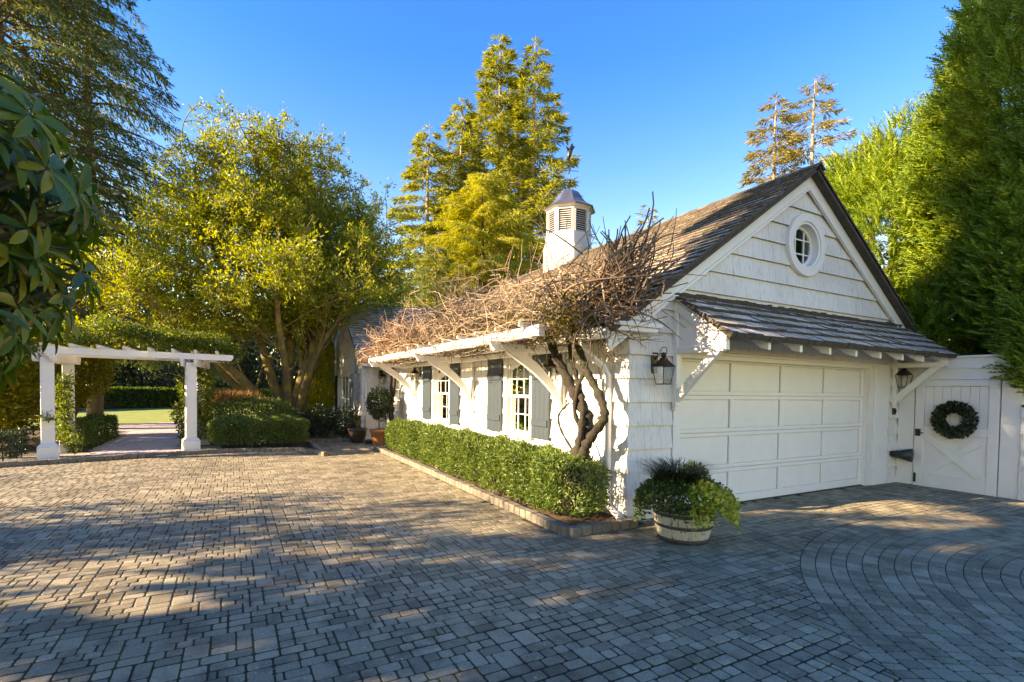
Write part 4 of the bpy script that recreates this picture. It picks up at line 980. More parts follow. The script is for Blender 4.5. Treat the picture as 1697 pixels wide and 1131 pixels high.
for i in range(620):
    a = random.uniform(0, 2*pi); r0 = random.uniform(0, .17); x, y = BX-.06+r0*cos(a), BY+.10+r0*sin(a); L = random.uniform(.32, .58); b = a+random.gauss(0, .5); w = .0075
    s_ = Vector((-sin(b), cos(b), 0)); pts = [Vector((x+cos(b)*L*t**1.6*.75, y+sin(b)*L*t**1.6*.75, .42+L*(t*1.35-.72*t*t))) for t in (0, .3, .55, .8, 1)]
    pts = [p+Vector((0, 0, .10)) for p in pts]
    for j, p in enumerate(pts): ww = w*(1-.85*(j/4)**1.5); V += [p-s_*ww, p+s_*ww]
    Fc += [(nv+2*j, nv+2*j+1, nv+2*j+3, nv+2*j+2) for j in range(4)]; nv += 10
np_obj('blades', np.array([tuple(p) for p in V]), np.array(Fc), L_blade, mg)
hb = thing('small_shrub', 'leafy small shrub at the back of the barrel planter with reddish tips', 'shrub', (BX+.2, BY+.08, .3))
n = 1500; D_ = rvec(n); P = np.array([BX+.20, BY+.05, .66])+D_*np.array([.20, .18, .20])*rng.random((n, 1))**.4
A = unit(D_+np.array([0, 0, .8])+rvec(n)*.5); leaves('leaves', P, A, np.cross(A, rvec(n)), rng.uniform(.025, .05, n), .016, L_ivyd, hb)
b = MB()
for i in range(16): a = random.uniform(0, 2*pi); b.tube([(BX+.2, BY+.05, .35), (BX+.2+.15*cos(a), BY+.05+.15*sin(a), .7+random.uniform(-.1, .12))], .004, 4)
b.build('stems', M_wbark, hb)

# ================================================================== HEDGES AND SHRUBS
def hedge(name, label, box, n, ln, wd, m, M=None, cat='hedge', wob=.055):
    x0, x1, y0, y1, z0, z1 = box; c = Vector(((x0+x1)/2, (y0+y1)/2, 0)); c = M @ c if M else c
    r = thing(name, label, cat, c); hedge_box(r, *box, n, ln, wd, m, M=M, wob=wob); return r
hedge('laurel_hedge', 'long clipped laurel hedge in the bed along the white house wall', (3.55, 4.30, 4.93, 13.75, .07, .82), 50000, .065, .026, L_hedge)
hedge('clipped_hedge', 'clipped hedge beside the pergola post, in front of the mossy tree', (-.55, 1.86, 14.95, 15.9, .12, .80), 15000, .06, .024, L_hedge)
hedge('low_hedge', 'boxy boxwood hedge behind the ivy covered pergola post along the pink path', (-3.6, -3.02, 15.8, 19.4, .08, .78), 12000, .05, .024, L_box)
hedge('end_hedge', 'small dark hedge by the kerb at the outer side of the pergola', (-5.3, -4.0, 14.25, 15.3, .08, .66), 6000, .06, .026, L_dark)
r = thing('curved_hedge', 'far curved low hedge around the sunny lawn', 'hedge', (-4, 46, 0))
n = 9000; u = rng.random(n); ax_ = -14+22*u; ay_ = 46.5-.055*(ax_-1)**2; sd = rng.choice(3, n)
P = np.stack([ax_, ay_+np.where(sd == 0, -.6, rng.uniform(-.6, .6, n)), np.where(sd == 0, rng.uniform(.1, 1.25, n), 1.25)+rng.normal(0, .04, n)], 1)
A = unit(rvec(n)+np.array([0, -.6, .6])); leaves('foliage', P, A, np.cross(A, rvec(n)), .28, .15, L_box, r)
b = MB()
for k in range(22):
    x = -14+k; xx = x+1; y, yy = 46.5-.055*(x-1)**2, 46.5-.055*(xx-1)**2
    b.prism([(x, y-.45, 0), (xx, yy-.45, 0), (xx, yy+.45, 0), (x, y+.45, 0)], (0, 0, 1.1))
b.build('branch_mass', M_earth, r)
def shrub(name, label, c, r, n, ln, wd, m, **kw):
    t = thing(name, label, 'shrub', (c[0], c[1], 0)); blob_shrub(t, c, r, n, ln, wd, m, **kw); return t
shrub('mounded_shrub', 'rounded dark shrub mound behind the clipped hedge under the mossy tree', (.55, 16.8, .75), (1.25, .8, .62), 8000, .08, .032, L_hedge, zmin=.05)
t = thing('flowering_shrub', 'tuft of russet flower spikes above the clipped hedge', 'shrub', (.1, 17.2, 0))
n = 900; P = np.stack([rng.normal(.0, .35, n), rng.normal(17.1, .2, n), 1.15+.25*rng.random(n)], 1); A = unit(np.array([0, 0, 1.])+rvec(n)*.35)
leaves('flower_spikes', P, A, np.cross(A, rvec(n)), rng.uniform(.12, .25, n), .025, L_red, t)
b = MB()
for i in range(50): x, y = random.gauss(0, .3), random.gauss(17.1, .15); b.tube([(x*.6, y, 0), (x, y, 1.2)], .006, 3)
b.build('stems', M_wbark, t)
for i, (x, y, rx, rz, zc, lab) in enumerate(((2.45, 17.1, .45, .48, .62, 'leggy dark shrub near the walkway kerb below the stone urn'), (3.15, 17.0, .48, .46, .58, 'leggy dark shrub beneath the grey meter cabinet of the wing'), (2.2, 18.3, .5, .4, .5, 'low shrub tucked between the mossy trunk and the leggy shrubs'))):
    shrub('leggy_shrub', lab, (x, y, zc), (rx, .5, rz), 3500, .07, .03, L_dark)
col = thing('columnar_cedar', 'tall narrow golden cedar beside the far garden wing', 'tree', (3.05, 21.5, 0))
n = 9000; z = rng.uniform(.4, 4.3, n); a = rng.uniform(0, 2*pi, n); r0 = .62*np.minimum(1, (4.5-z)/1.3)**.6*np.minimum(1, .55+z/2.2)*(1-.3*np.abs(rng.normal(0, .5, n)))
P = np.stack([2.95+r0*np.cos(a), 21.5+r0*np.sin(a), z], 1); A = unit(np.stack([np.cos(a)*.5, np.sin(a)*.5, np.ones(n)*.9], 1)+rvec(n)*.4)
leaves('crown', P, A, np.cross(A, rvec(n)), rng.uniform(.08, .2, n), .05, L_cedar, col); MB().tube([(2.95, 21.5, 0), (2.95, 21.5, 4.2)], [.09, .02], 7).build('trunk', M_bark, col)

# ================================================================== PERGOLA
per = thing('pergola', 'white wooden garden pergola with square posts over the pink path', 'pergola', (-2.2, 15.5, 0))
PA, PB, PC, PD = Vector((-3.55, 14.62, 0)), Vector((-.93, 15.16, 0)), Vector((-3.52, 16.1, 0)), Vector((-.78, 16.75, 0))
ang = atan2(PB.y-PA.y, PB.x-PA.x); RZ = Matrix.Rotation(ang, 4, 'Z')
for p in (PA, PB, PC, PD):
    M = Matrix.Translation(p) @ RZ; b = MB()
    b.bbox(-.115, .115, -.115, .115, .36, 2.26, .01, M)
    post = b.build('post', M_trim, per)
    MB().bbox(-.18, .18, -.18, .18, 0, .30, .01, M).build('base', M_trim, post)
    c = MB(); vs = [M @ Vector((sx*r, sy*r, z)) for r, z in ((.18, .30), (.117, .375)) for sx, sy in ((-1, -1), (1, -1), (1, 1), (-1, 1))]
    c.add(vs, [(0, 1, 5, 4), (1, 2, 6, 5), (2, 3, 7, 6), (3, 0, 4, 7), (4, 5, 6, 7)]); c.build('chamfer', M_trim, post)
    MB().bbox(-.075, .075, -.128, -.1155, 1.78, 2.14, .004, M).build('face_block', M_trim, post)
dirx = Vector((cos(ang), sin(ang), 0))
def beam(a, b, w, z0, z1, name='beam'):
    d = (b-a); L = d.length; M = Matrix.Translation(a) @ Matrix.Rotation(atan2(d.y, d.x), 4, 'Z')
    MB().prism([M @ Vector(q) for q in ((0, -w/2, z1), (0, -w/2, z0+.07), (.05, -w/2, z0), (L-.05, -w/2, z0), (L, -w/2, z0+.07), (L, -w/2, z1))][::-1], (M.to_3x3() @ Vector((0, w, 0)))).build(name, M_trim, per)
for a, b in ((PA, PC), (PB, PD)):
    dd = (b-a).normalized(); sd_ = Vector((-dd.y, dd.x, 0))
    for s in (-1, 1): beam(a-dd*.30+sd_*s*.145, b+dd*.3+sd_*s*.145, .06, 2.16, 2.335, 'side_beam')
beam(PA-dirx*.9-Vector((0, 0, 0)), PB+dirx*.95, .10, 2.34, 2.49); beam(PC-dirx*.9, PD+dirx*.95, .10, 2.34, 2.49)
for k in range(9):
    p = PA+dirx*(-.5+k*.47); q = PC+dirx*(-.5+k*.47); dd = (q-p).normalized(); beam(p-dd*.28, q+dd*.28, .06, 2.492, 2.57, 'rafter')
# climbers
def climber(name, label, clumps, n, m, ln=.075, wd=.042):
    c0 = clumps[0]; t = thing(name, label, 'climbing plant', (c0[0], c0[1], 0)); w = np.array([c[6] for c in clumps], float); k = rng.choice(len(clumps), n, p=w/w.sum())
    C = np.array([c[:3] for c in clumps])[k]; R = np.array([c[3:6] for c in clumps])[k]; D = rvec(n); P = C+D*R*(rng.random((n, 1))**.45)
    A = unit(D*.5+rvec(n)+np.array([0, 0, -.3])); leaves('foliage', P, A, np.cross(A, rvec(n)), ln*rng.uniform(.6, 1.3, n), wd*rng.uniform(.7, 1.2, n), m, t)
    b = MB()
    for c in clumps:
        for i in range(6):
            p = Vector((c[0]+random.gauss(0, c[3]*.5), c[1]+random.gauss(0, c[4]*.5), c[2]+random.gauss(0, c[5]*.5))); b.tube([(c[0]+random.gauss(0, .1), c[1]+random.gauss(0, .1), max(.02, c[2]-c[5])), p, p+Vector((random.gauss(0, .2), random.gauss(0, .2), .15))], .007, 3, False)
    b.build('stems', M_wbark, t, 'stuff'); return t
cl = [(-3.5+i*.38, 15.35+i*.08+random.uniform(-.3, .3), 2.70+random.uniform(-.12, .40), .45, .75, random.uniform(.14, .40), 1) for i in range(10)]+[(-4.2, 14.8, 2.55, .55, .6, .45, 1.5), (-4.6, 14.9, 2.2, .45, .5, .5, 1.2), (-3.9, 14.45, 2.42, .3, .22, .25, .7)]
climber('pergola_climber', 'green climber heaped over the top beams of the white pergola', cl, 15000, L_vine)
climber('post_climber', 'thin ivy climbing around the pair of posts by the boxwood hedge', [(-3.42, 15.3, .5+.25*i, .16, .3, .18, .8) for i in range(6)]+[(-3.2, 15.0, .35, .2, .2, .25, 1), (-3.5, 14.45, .95, .16, .08, .07, .15)], 1700, L_vine)
climber('post_climber', 'leafy climber on the posts between the path and the clipped hedge', [(-.98+random.gauss(0, .1), 16.2, .3+.28*i, .26, .4, .22, 1) for i in range(8)]+[(-.6, 15.9, .5+.35*i, .2, .3, .25, .8) for i in range(5)]+[(-1.25, 16, .95, .2, .3, .3, .8)], 5500, L_vine)
shrub('yellow_shrub', 'yellowing broadleaf shrub hanging behind the pergola over the boxwood', (-4.6, 20.5, 2.2), (1.25, 1.2, 1.3), 7000, .14, .06, L_yshr, zmin=.5)
shrub('broadleaf_shrub', 'large sunlit broadleaf shrub filling the gap outside the pergola post', (-5.6, 17.6, 1.5), (1.3, 1.4, 1.5), 7000, .17, .07, L_yshr, zmin=.15, shell=.6)
shrub('broadleaf_shrub', 'taller green shrub behind the outer pergola post under the hemlock', (-6.6, 20, 2.2), (1.6, 1.8, 2.2), 9000, .15, .06, L_vine, zmin=.2, shell=.5)

# pots, urn
pot = thing('dark_pot', 'dark glazed pot with wispy grass at the end of the walkway', 'pot', (3.35, 15.9, 0))
MB().lathe([(0, .005), (.19, .005), (.205, .03), (.27, .36), (.29, .40), (.29, .44), (.26, .44), (.25, .40), (0, .39)], (3.35, 15.9, 0), 24).build('pot_body', M_dpot, pot)
V, Fc = [], []; nv = 0
for i in range(60):
    b = random.uniform(0, 2*pi); L = random.uniform(.2, .42); s_ = Vector((-sin(b), cos(b), 0))*.006
    pts = [Vector((3.35+cos(b)*L*t*t*.5, 15.9+sin(b)*L*t*t*.5, .4+L*t*.95)) for t in (0, .5, 1)]
    for j, p in enumerate(pts): V += [p-s_*(1-j*.4), p+s_*(1-j*.4)]
    Fc += [(nv+2*j, nv+2*j+1, nv+2*j+3, nv+2*j+2) for j in range(2)]; nv += 6
gg = thing('wispy_grass', 'dry wispy grass growing from the dark glazed pot', 'grass plant', (3.35, 15.9, .4)); np_obj('blades', np.array([tuple(p) for p in V]), np.array(Fc), L_pine, gg)
pot = thing('terracotta_pot', 'terracotta pot holding the topiary at the end of the laurel hedge', 'pot', (3.78, 15.0, 0))
MB().lathe([(0, .005), (.17, .005), (.185, .03), (.25, .38), (.275, .385), (.28, .47), (.25, .475), (.24, .42), (0, .41)], (3.78, 15.0, 0), 24).build('pot_body', M_terra, pot)
tp = thing('topiary', 'rounded leafy topiary growing in the terracotta pot', 'shrub', (3.78, 15.0, .42)); blob_shrub(tp, (3.80, 15.0, 1.22), (.36, .36, .46), 4200, .07, .03, L_dark, stems=False)
MB().tube([(3.78, 15.0, .4), (3.79, 15.0, 1.2)], .016, 6).build('stem', M_wbark, tp)
bl_ = thing('boot_tray', 'low dark tray on the bricks between the two pots', 'tray', (3.6, 15.45, 0)); MB().bbox(3.48, 3.72, 15.3, 15.55, .0, .03, .005).bbox(3.50, 3.70, 15.32, 15.53, .03, .11, .03).build('tray', M_black, bl_)
ur = thing('stone_planter', 'square carved stone planter between the tree trunk and the wing', 'planter', (2.75, 23.2, 0))
MB().bbox(2.40, 3.10, 22.9, 23.6, .0, .55, .02).bbox(2.33, 3.17, 22.83, 23.67, .553, .66, .03).bbox(2.5, 3.0, 23.0, 23.5, .663, .72, .02).build('basin', M_stone, ur)
hedge('far_hedge', 'small clipped hedge far off between the mossy trunk and the golden cedar', (1.9, 5.0, 27.5, 28.6, .1, .95), 3500, .16, .09, L_box)

# ================================================================== WISTERIA
wis = thing('wisteria', 'bare wisteria with thick twisted mossy trunk sprawling over trellis and roof', 'climbing plant', (4.05, 5.5, 0))
def wander(p, d, L, n, curl, r0, r1, grav=0.0):
    p = Vector(p); d = Vector(d).normalized(); pts = [p.copy()]; c = Vector((random.gauss(0, 1), random.gauss(0, 1), random.gauss(0, 1)))*curl
    for i in range(n):
        d = (d+c*(1/n)*2+Vector((random.gauss(0, .10), random.gauss(0, .10), random.gauss(0, .10)))+Vector((0, 0, -grav/n))).normalized(); p = p+d*(L/n); pts.append(p.copy())
    return pts, [r0+(r1-r0)*i/n for i in range(n+1)]
def smooth_path(P, n=5):
    P = [Vector(p) for p in P]; out = []
    for i in range(len(P)-1):
        a, b, c, d = P[max(i-1, 0)], P[i], P[i+1], P[min(i+2, len(P)-1)]
        for k in range(n):
            t = k/n; out.append(.5*((2*b)+(c-a)*t+(2*a-5*b+4*c-d)*t*t+(3*b-a-3*c+d)*t**3))
    out.append(P[-1]); return out
def trunk(paths, name, m):
    b = MB()
    for P, r0, r1 in paths:
        S = smooth_path(P, 6); n = len(S); R = [(r0+(r1-r0)*i/(n-1))*(.86+.2*sin(i*1.9+len(P))+random.uniform(-.12, .12)) for i in range(n)]
        b.tube(S, R, 9)
    return b.build(name, m, wis)
trunk([([(4.06, 5.50, 0), (4.04, 5.55, .5), (4.05, 5.52, .85), (4.08, 5.42, 1.1), (4.10, 5.36, 1.3), (4.06, 5.52, 1.55), (4.0, 5.72, 1.85), (3.95, 5.90, 2.15), (3.86, 5.98, 2.4), (3.66, 6.02, 2.66)], .115, .062),
       ([(4.12, 5.44, 0), (4.10, 5.40, .55), (4.04, 5.36, .88), (4.02, 5.20, 1.08), (4.03, 4.99, 1.30), (4.05, 4.98, 1.46), (4.07, 5.14, 1.68), (4.04, 5.30, 1.9), (4.0, 5.42, 2.2), (3.8, 5.45, 2.6)], .085, .045),
       ([(4.02, 5.46, .3), (4.0, 5.44, .8), (3.98, 5.36, 1.15), (4.02, 5.38, 1.5), (4.06, 5.55, 1.8), (4.0, 5.62, 2.1), (3.9, 5.6, 2.55)], .06, .036),
       ([(4.08, 5.40, 1.1), (3.98, 5.50, 1.4), (3.99, 5.44, 1.75), (4.04, 5.38, 2.05), (3.95, 5.6, 2.5)], .04, .028),
       ([(4.0, 5.58, .9), (3.94, 5.76, 1.15), (3.93, 5.80, 1.35), (4.0, 5.66, 1.52)], .02, .015),
       ([(4.10, 5.22, .3), (4.03, 5.30, .75), (3.99, 5.36, 1.15)], .02, .012)], 'trunk', M_wbark)
trunk([([(4.1, 14.7, 0), (4.12, 14.9, .7), (4.2, 15.1, 1.1), (4.18, 15.15, 1.7), (4.0, 14.7, 2.15), (3.45, 14.35, 2.45)], .085, .05), ([(4.2, 14.8, 0), (4.2, 15.2, .6), (4.12, 15.0, 1.1), (4.22, 14.95, 1.6), (4.1, 14.6, 2.2), (3.6, 14.2, 2.5)], .06, .035)], 'trunk', M_wbark)
lead = MB(); LP = []
for i in range(15):
    y0 = random.uniform(5.3, 6.2) if i < 10 else random.uniform(13, 14.6); s_ = 1 if i < 10 else -1
    x = random.uniform(3.25, 4.35); z = 2.6+random.uniform(0, .22)
    P = [(3.9, y0, 2.45)]; y = y0
    L_ = random.uniform(3, 7.5) if i < 10 else random.uniform(2, 5)
    for k in range(1, 7):
        y = y0+s_*L_*k/6; P.append((x+random.gauss(0, .22), y, z+random.gauss(0, .07)+.05*sin(k*2)))
    S = smooth_path(P, 4); lead.tube(S, [.024*(1-.75*k/(len(S)-1)) for k in range(len(S))], 6); LP += S[4:]
for i in range(10):     # leaders towards the gable corner and up the roof
    P = [(3.85, 5.6, 2.5), (3.8+random.gauss(0, .2), 5.2+random.gauss(0, .2), 2.75+random.random()*.2), (4.0+random.gauss(0, .3), 4.9+random.gauss(0, .2), 2.8+random.random()*.5), (4.3+random.gauss(0, .35), 4.75+random.gauss(0, .3), 2.9+random.random()*.8)]
    S = smooth_path(P, 4); lead.tube(S, [.028*(1-.7*k/(len(S)-1)) for k in range(len(S))], 6); LP += S[5:]
lead.build('leaders', M_twig, wis)
tw = MB()
def topz(y): return np.interp(y, [4.6, 6.2, 8, 10.3, 12.5, 14.5, 15.4], [3.0, 3.42, 3.48, 3.42, 3.28, 3.08, 2.85])
for i in range(2600):
    y = random.uniform(5.2, 14.9); x = random.triangular(2.98, 4.9, 3.6); zb = max(2.45, 2.42+(x-4.1)*SL)
    z = zb+(topz(y)-zb)*random.random()**1.4*.9
    d = (random.gauss(0, .6), random.gauss(0, 1.2), random.gauss(0.0, .36)); L = random.uniform(.4, 1.15) if i % 6 or y > 11.5 else random.uniform(1.2, 2.2)
    pts, R = wander((x, y, z), d, L, 6, .75, random.uniform(.005, .010), .003, .35)
    top = topz(y)+.12
    pts = [Vector((max(p.x, 3.02+.1*random.random()), min(p.y, 14.7+.4*random.random()), min(max(p.z, 2.34), top))) for p in pts]
    tw.tube(pts, R, 3, False)
for i in range(420):    # near end: darker, spiky, spilling past the gable corner
    x = random.triangular(3.3, 4.9, 4.0); y = random.triangular(4.5, 6.2, 5.2); zb = 2.5+max(0, (x-4.1)*SL); z = zb+random.random()**1.5*.75
    d = (random.gauss(.3, .7), random.gauss(-.35, .6), random.gauss(.15, .5)); pts, R = wander((x, y, z), d, random.uniform(.35, .95), 6, .7, random.uniform(.007, .012), .004, .2); tw.tube(pts, R, 3, False)
for i in range(75):     # upright tuft of cut shoots
    p = (4.35+random.gauss(0, .16), 5.0+random.gauss(0, .16), 3.05+random.uniform(-.2, .3)); d = (random.gauss(.25, .35), random.gauss(-.25, .35), random.uniform(.5, 1.2)); pts, R = wander(p, d, random.uniform(.35, .75), 5, .25, .013, .008); tw.tube(pts, R, 4, True)
for i in range(60):     # shoots hanging under the beam and by the trunk
    p = (random.uniform(3.2, 4.3), random.uniform(4.7, 9.5), 2.42); pts, R = wander(p, (random.gauss(0, .6), random.gauss(0, .6), -.5), random.uniform(.2, .6), 5, .8, .007, .003); tw.tube(pts, R, 3, False)
tw.build('twigs', M_twig, wis, 'stuff')
n = 15000; y = 5.0+8.5*rng.random(n)**1.4; cl_ = np.sin(y*3.1)+np.sin(y*7.3+1)+rng.normal(0, .6, n); y = y[cl_ > -.1]; n = len(y)
P = np.stack([rng.triangular(3.15, 3.7, 4.4, n), y, 2.47+np.abs(rng.normal(0, .26, n))-.2*(rng.random(n) < .25)], 1)
A = rvec(n); leaves('moss', P, A, np.cross(A, rvec(n)), rng.uniform(.02, .05, n), .026, M_moss, wis, 'stuff')
n = 350; P = np.array([3.85, 5.7, 2.5])+rng.normal(size=(n, 3))*np.array([.2, .35, .12]); A = rvec(n); leaves('moss', P, A, np.cross(A, rvec(n)), .035, .026, M_moss, wis, 'stuff')

# ================================================================== TREES
# --- big multi-stem broadleaf behind the pergola
big = thing('broadleaf_tree', 'wide mossy multi-stemmed broadleaf tree with yellow green leaves behind the pergola', 'tree', (1.65, 19.0, 0))
B0 = Vector((1.65, 19.0, 0)); tb = MB(); tips = []
vx = Vector((cos(YAW), -sin(YAW), 0)); vy = Vector((sin(YAW), cos(YAW), 0))     # plan directions used only to lay the limbs out
def W(u, v, z): return B0+Vector((1, 0, 0))*u+Vector((0, 1, 0))*v+Vector((0, 0, z))
limbs = [([W(-.15, -.1, 0), W(-.7, -.3, 1.0), W(-1.7, -.7, 2.2), W(-3.1, -1.1, 3.5), W(-4.4, -1.6, 4.9)], .24, .07),
         ([W(-.2, .1, 0), W(-1.1, .3, 1.2), W(-2.2, .5, 2.6), W(-2.9, .8, 4.6), W(-3.1, 1.0, 6.6)], .20, .06),
         ([W(-.05, 0, 0), W(-.35, 0, 1.4), W(-.8, .1, 3.2), W(-1.2, .2, 5.6), W(-1.4, .1, 8.2)], .22, .05),
         ([W(.1, .05, 0), W(.0, .1, 1.5), W(.1, .3, 3.4), W(-.2, .3, 5.6), W(.1, .2, 7.6)], .26, .05),
         ([W(.2, -.1, 0), W(.35, -.2, 1.6), W(.9, -.4, 3.4), W(1.6, -.5, 5.4), W(2.0, -.4, 7.4)], .24, .05),
         ([W(.3, 0, 0), W(.55, 0, 1.6), W(1.15, .2, 3.2), W(2.2, .3, 4.8), W(3.3, .3, 6.2)], .20, .05),
         ([W(.2, .2, 0), W(.5, .8, 1.8), W(.9, 1.8, 3.8), W(1.3, 2.6, 6.0)], .18, .05),
         ([W(0, -.2, 0), W(-.1, -1.0, 1.8), W(-.4, -2.0, 3.4), W(-.6, -2.9, 5.0)], .16, .05),
         ([W(.2, -.2, .3), W(.6, -.8, 2.2), W(1.2, -1.3, 3.6), W(2.3, -1.6, 4.9)], .14, .04)]
limbs += [([W(-.9, .1, 3.4), W(-1.9, .4, 5.4), W(-2.5, .3, 7.2), W(-2.7, .2, 8.6)], .10, .03), ([W(-.2, .2, 4.5), W(-.7, -.3, 6.6), W(-.9, -.5, 8.6), W(-1.2, -.5, 9.8)], .10, .03),
          ([W(.1, .3, 4.0), W(.8, .6, 6.2), W(1.1, .8, 8.0), W(1.2, .9, 9.2)], .10, .03), ([W(1.0, -.4, 3.6), W(2.1, .2, 5.6), W(2.7, .5, 7.0), W(2.9, .6, 8.0)], .10, .03)]
tb.tube([B0+Vector((.0, 0, -.05)), W(.05, 0, .5), W(.05, 0, 1.0)], [.46, .38, .30], 10)
def env(p):      # crown envelope: True inside
    q = p-B0; u, z = q.x, q.z; ang_ = abs(q.y)/4.6
    top = np.interp(u, [-6.4, -5.2, -4.0, -2.6, -1.2, .5, 2.0, 3.4, 4.3, 5.2], [4.8, 6.6, 8.2, 9.3, 10.3, 9.9, 9.0, 7.6, 5.9, 4.2])
    bot = np.interp(u, [-6.4, -4, -2, 0, 2, 4, 5.2], [2.6, 2.8, 3.3, 3.6, 4.1, 4.3, 4.6])
    return bot < z < top and ang_ < 1
LA, LB, LC = [], [], []
for P, r0, r1 in limbs:
    S = smooth_path(P, 5); n = len(S); tb.tube(S, [(r0+(r1-r0)*i/(n-1)) for i in range(n)], 8)
    for k in range(30):
        t = random.uniform(.33, 1.0); i = min(n-2, int(t*(n-1))); p = S[i]; d = (S[i+1]-S[i]).normalized()
        o = Vector((random.gauss(0, 1), random.gauss(0, 1), random.gauss(.15, .5))).normalized(); d = (d*.6+o).normalized()
        L_ = random.uniform(1.5, 3.3); S2, R2 = wander(p, d, L_, 7, .35, .05*(1.15-t), .012)
        if not env(S2[7]-Vector((0, 0, .3))): continue
        tb.tube(S2, R2, 5, False)
        for k2 in range(13):
            j = random.randint(2, 7); o = Vector((random.gauss(0, 1), random.gauss(0, 1), random.gauss(.25, .6))).normalized()
            S3, R3 = wander(S2[j], o, random.uniform(.6, 1.35), 5, .5, .013, .004)
            if not env(S3[3]): continue
            tb.tube(S3, R3, 3, False)
            nl_ = 36
            tt = rng.random(nl_)**.7*5; ii = np.minimum(tt.astype(int), 4); a_ = np.array([tuple(q) for q in S3]); q = a_[ii]+(a_[ii+1]-a_[ii])*(tt-ii)[:, None]
            q = q+rng.normal(0, .075, (nl_, 3)); dd = unit(a_[5]-a_[0]); LC.append(q); LA.append(unit(dd*.7+rvec(nl_)+np.array([0, 0, .25]))); LB.append(rvec(nl_))
tb.build('trunk', M_mbark, big)
C_ = np.concatenate(LC); A_ = np.concatenate(LA); B_ = np.cross(A_, np.concatenate(LB))
leaves('crown', C_, A_, B_, rng.uniform(.09, .17, len(C_)), rng.uniform(.04, .06, len(C_)), L_magn, big)
# --- conifers
def tree(label, base, *a, group=None, name='conifer', **k):
    t = thing(name, label, 'tree', base, group); conifer(t, base, *a, **k); return t
GF = 'tall conifers beyond the house'
tree('dark drooping hemlock towering behind the pergola', (-6.9, 24.0, 0), 25, 6.5, 230, .24, L_hem, M_bark, z0=.15, rise=.12, droop=.35, hang=.85, dens=150, taper=.45, wr=.24, name='hemlock')
tree('second hemlock with thin hanging sprays on the garden side of the dark one', (-5.0, 26.5, 0), 21, 4.4, 130, .2, L_hem, M_bark, z0=.14, rise=.10, droop=.32, hang=.9, dens=85, taper=.5, wr=.22, name='hemlock')
tree('tallest pale fir behind the cupola with twin neighbour', (19.0, 37.4, 0), 30.2, 7.6, 150, .58, L_fir, M_pbark, z0=.12, rise=.12, droop=.22, hang=.30, dens=90, taper=.8, up_tip=.1, group=GF, name='fir')
tree('fir with long open boughs directly above the cupola', (21.5, 36.1, 0), 30.0, 9.0, 140, .58, L_fir, M_pbark, z0=.12, rise=.10, droop=.20, hang=.28, dens=68, taper=.85, up_tip=.12, spread=.26, group=GF, name='fir')
tree('shorter fir at the outer edge of the group near the broadleaf tree', (13.3, 38.0, 0), 21.8, 5.4, 110, .55, L_fir, M_pbark, z0=.10, rise=.12, droop=.22, hang=.3, dens=80, taper=.7, group=GF, name='fir')
tree('fir between the tallest pair and the shorter outer one', (16.2, 38.5, 0), 25.0, 6.0, 110, .55, L_fir, M_pbark, z0=.12, rise=.12, droop=.22, hang=.3, dens=80, taper=.75, group=GF, name='fir')
tree('bright golden cedar rising just behind the wisteria and the cupola', (13.2, 28.0, 0), 14.6, 6.0, 260, .30, L_cedar, M_bark, z0=.04, rise=.30, droop=.32, hang=.9, dens=130, taper=.55, name='cedar')
tree('pale green cedar beside the golden one, with bare stems in front', (10.0, 27.5, 0), 9.8, 3.0, 120, .28, L_pale, M_pbark, z0=.05, rise=.3, droop=.3, hang=.7, dens=110, taper=.6, name='cedar')
GP = 'sparse pines behind the cypress'
tree('sparse orange brown pine just beyond the gable peak', (36.5, 25.0, 0), 24.5, 4.8, 90, .55, L_pine, M_pbark, z0=.25, rise=.1, droop=.15, hang=.3, dens=60, taper=.6, group=GP, name='pine')
tree('sparse pine with a bare pale top behind the bright cypress edge', (38.4, 23.2, 0), 25.5, 4.2, 90, .55, L_pine, M_pbark, z0=.25, rise=.15, droop=.15, hang=.3, dens=42, taper=.5, group=GP, name='pine')
tree('sparse pine low behind the gable slope, next to the cypress', (39.5, 19.5, 0), 20, 4.6, 90, .55, L_pine, M_pbark, z0=.15, rise=.1, droop=.15, hang=.3, dens=60, taper=.6, group=GP, name='pine')
for (x, y, h, lab) in ((41.3, 43.6, 22.8, 'small distant pine top above the roof ridge closest to the cupola'), (45.2, 39.5, 21.6, 'middle one of the small pine tops above the roof ridge'), (48.5, 36.0, 24.0, 'distant pine top above the ridge close to the gable peak')):
    tree(lab, (x, y, 0), h, 3.2, 60, .8, L_pine, M_pbark, z0=.3, rise=.1, droop=.15, hang=.3, dens=24, taper=.7, group='distant pine tops over the roof ridge', name='pine')
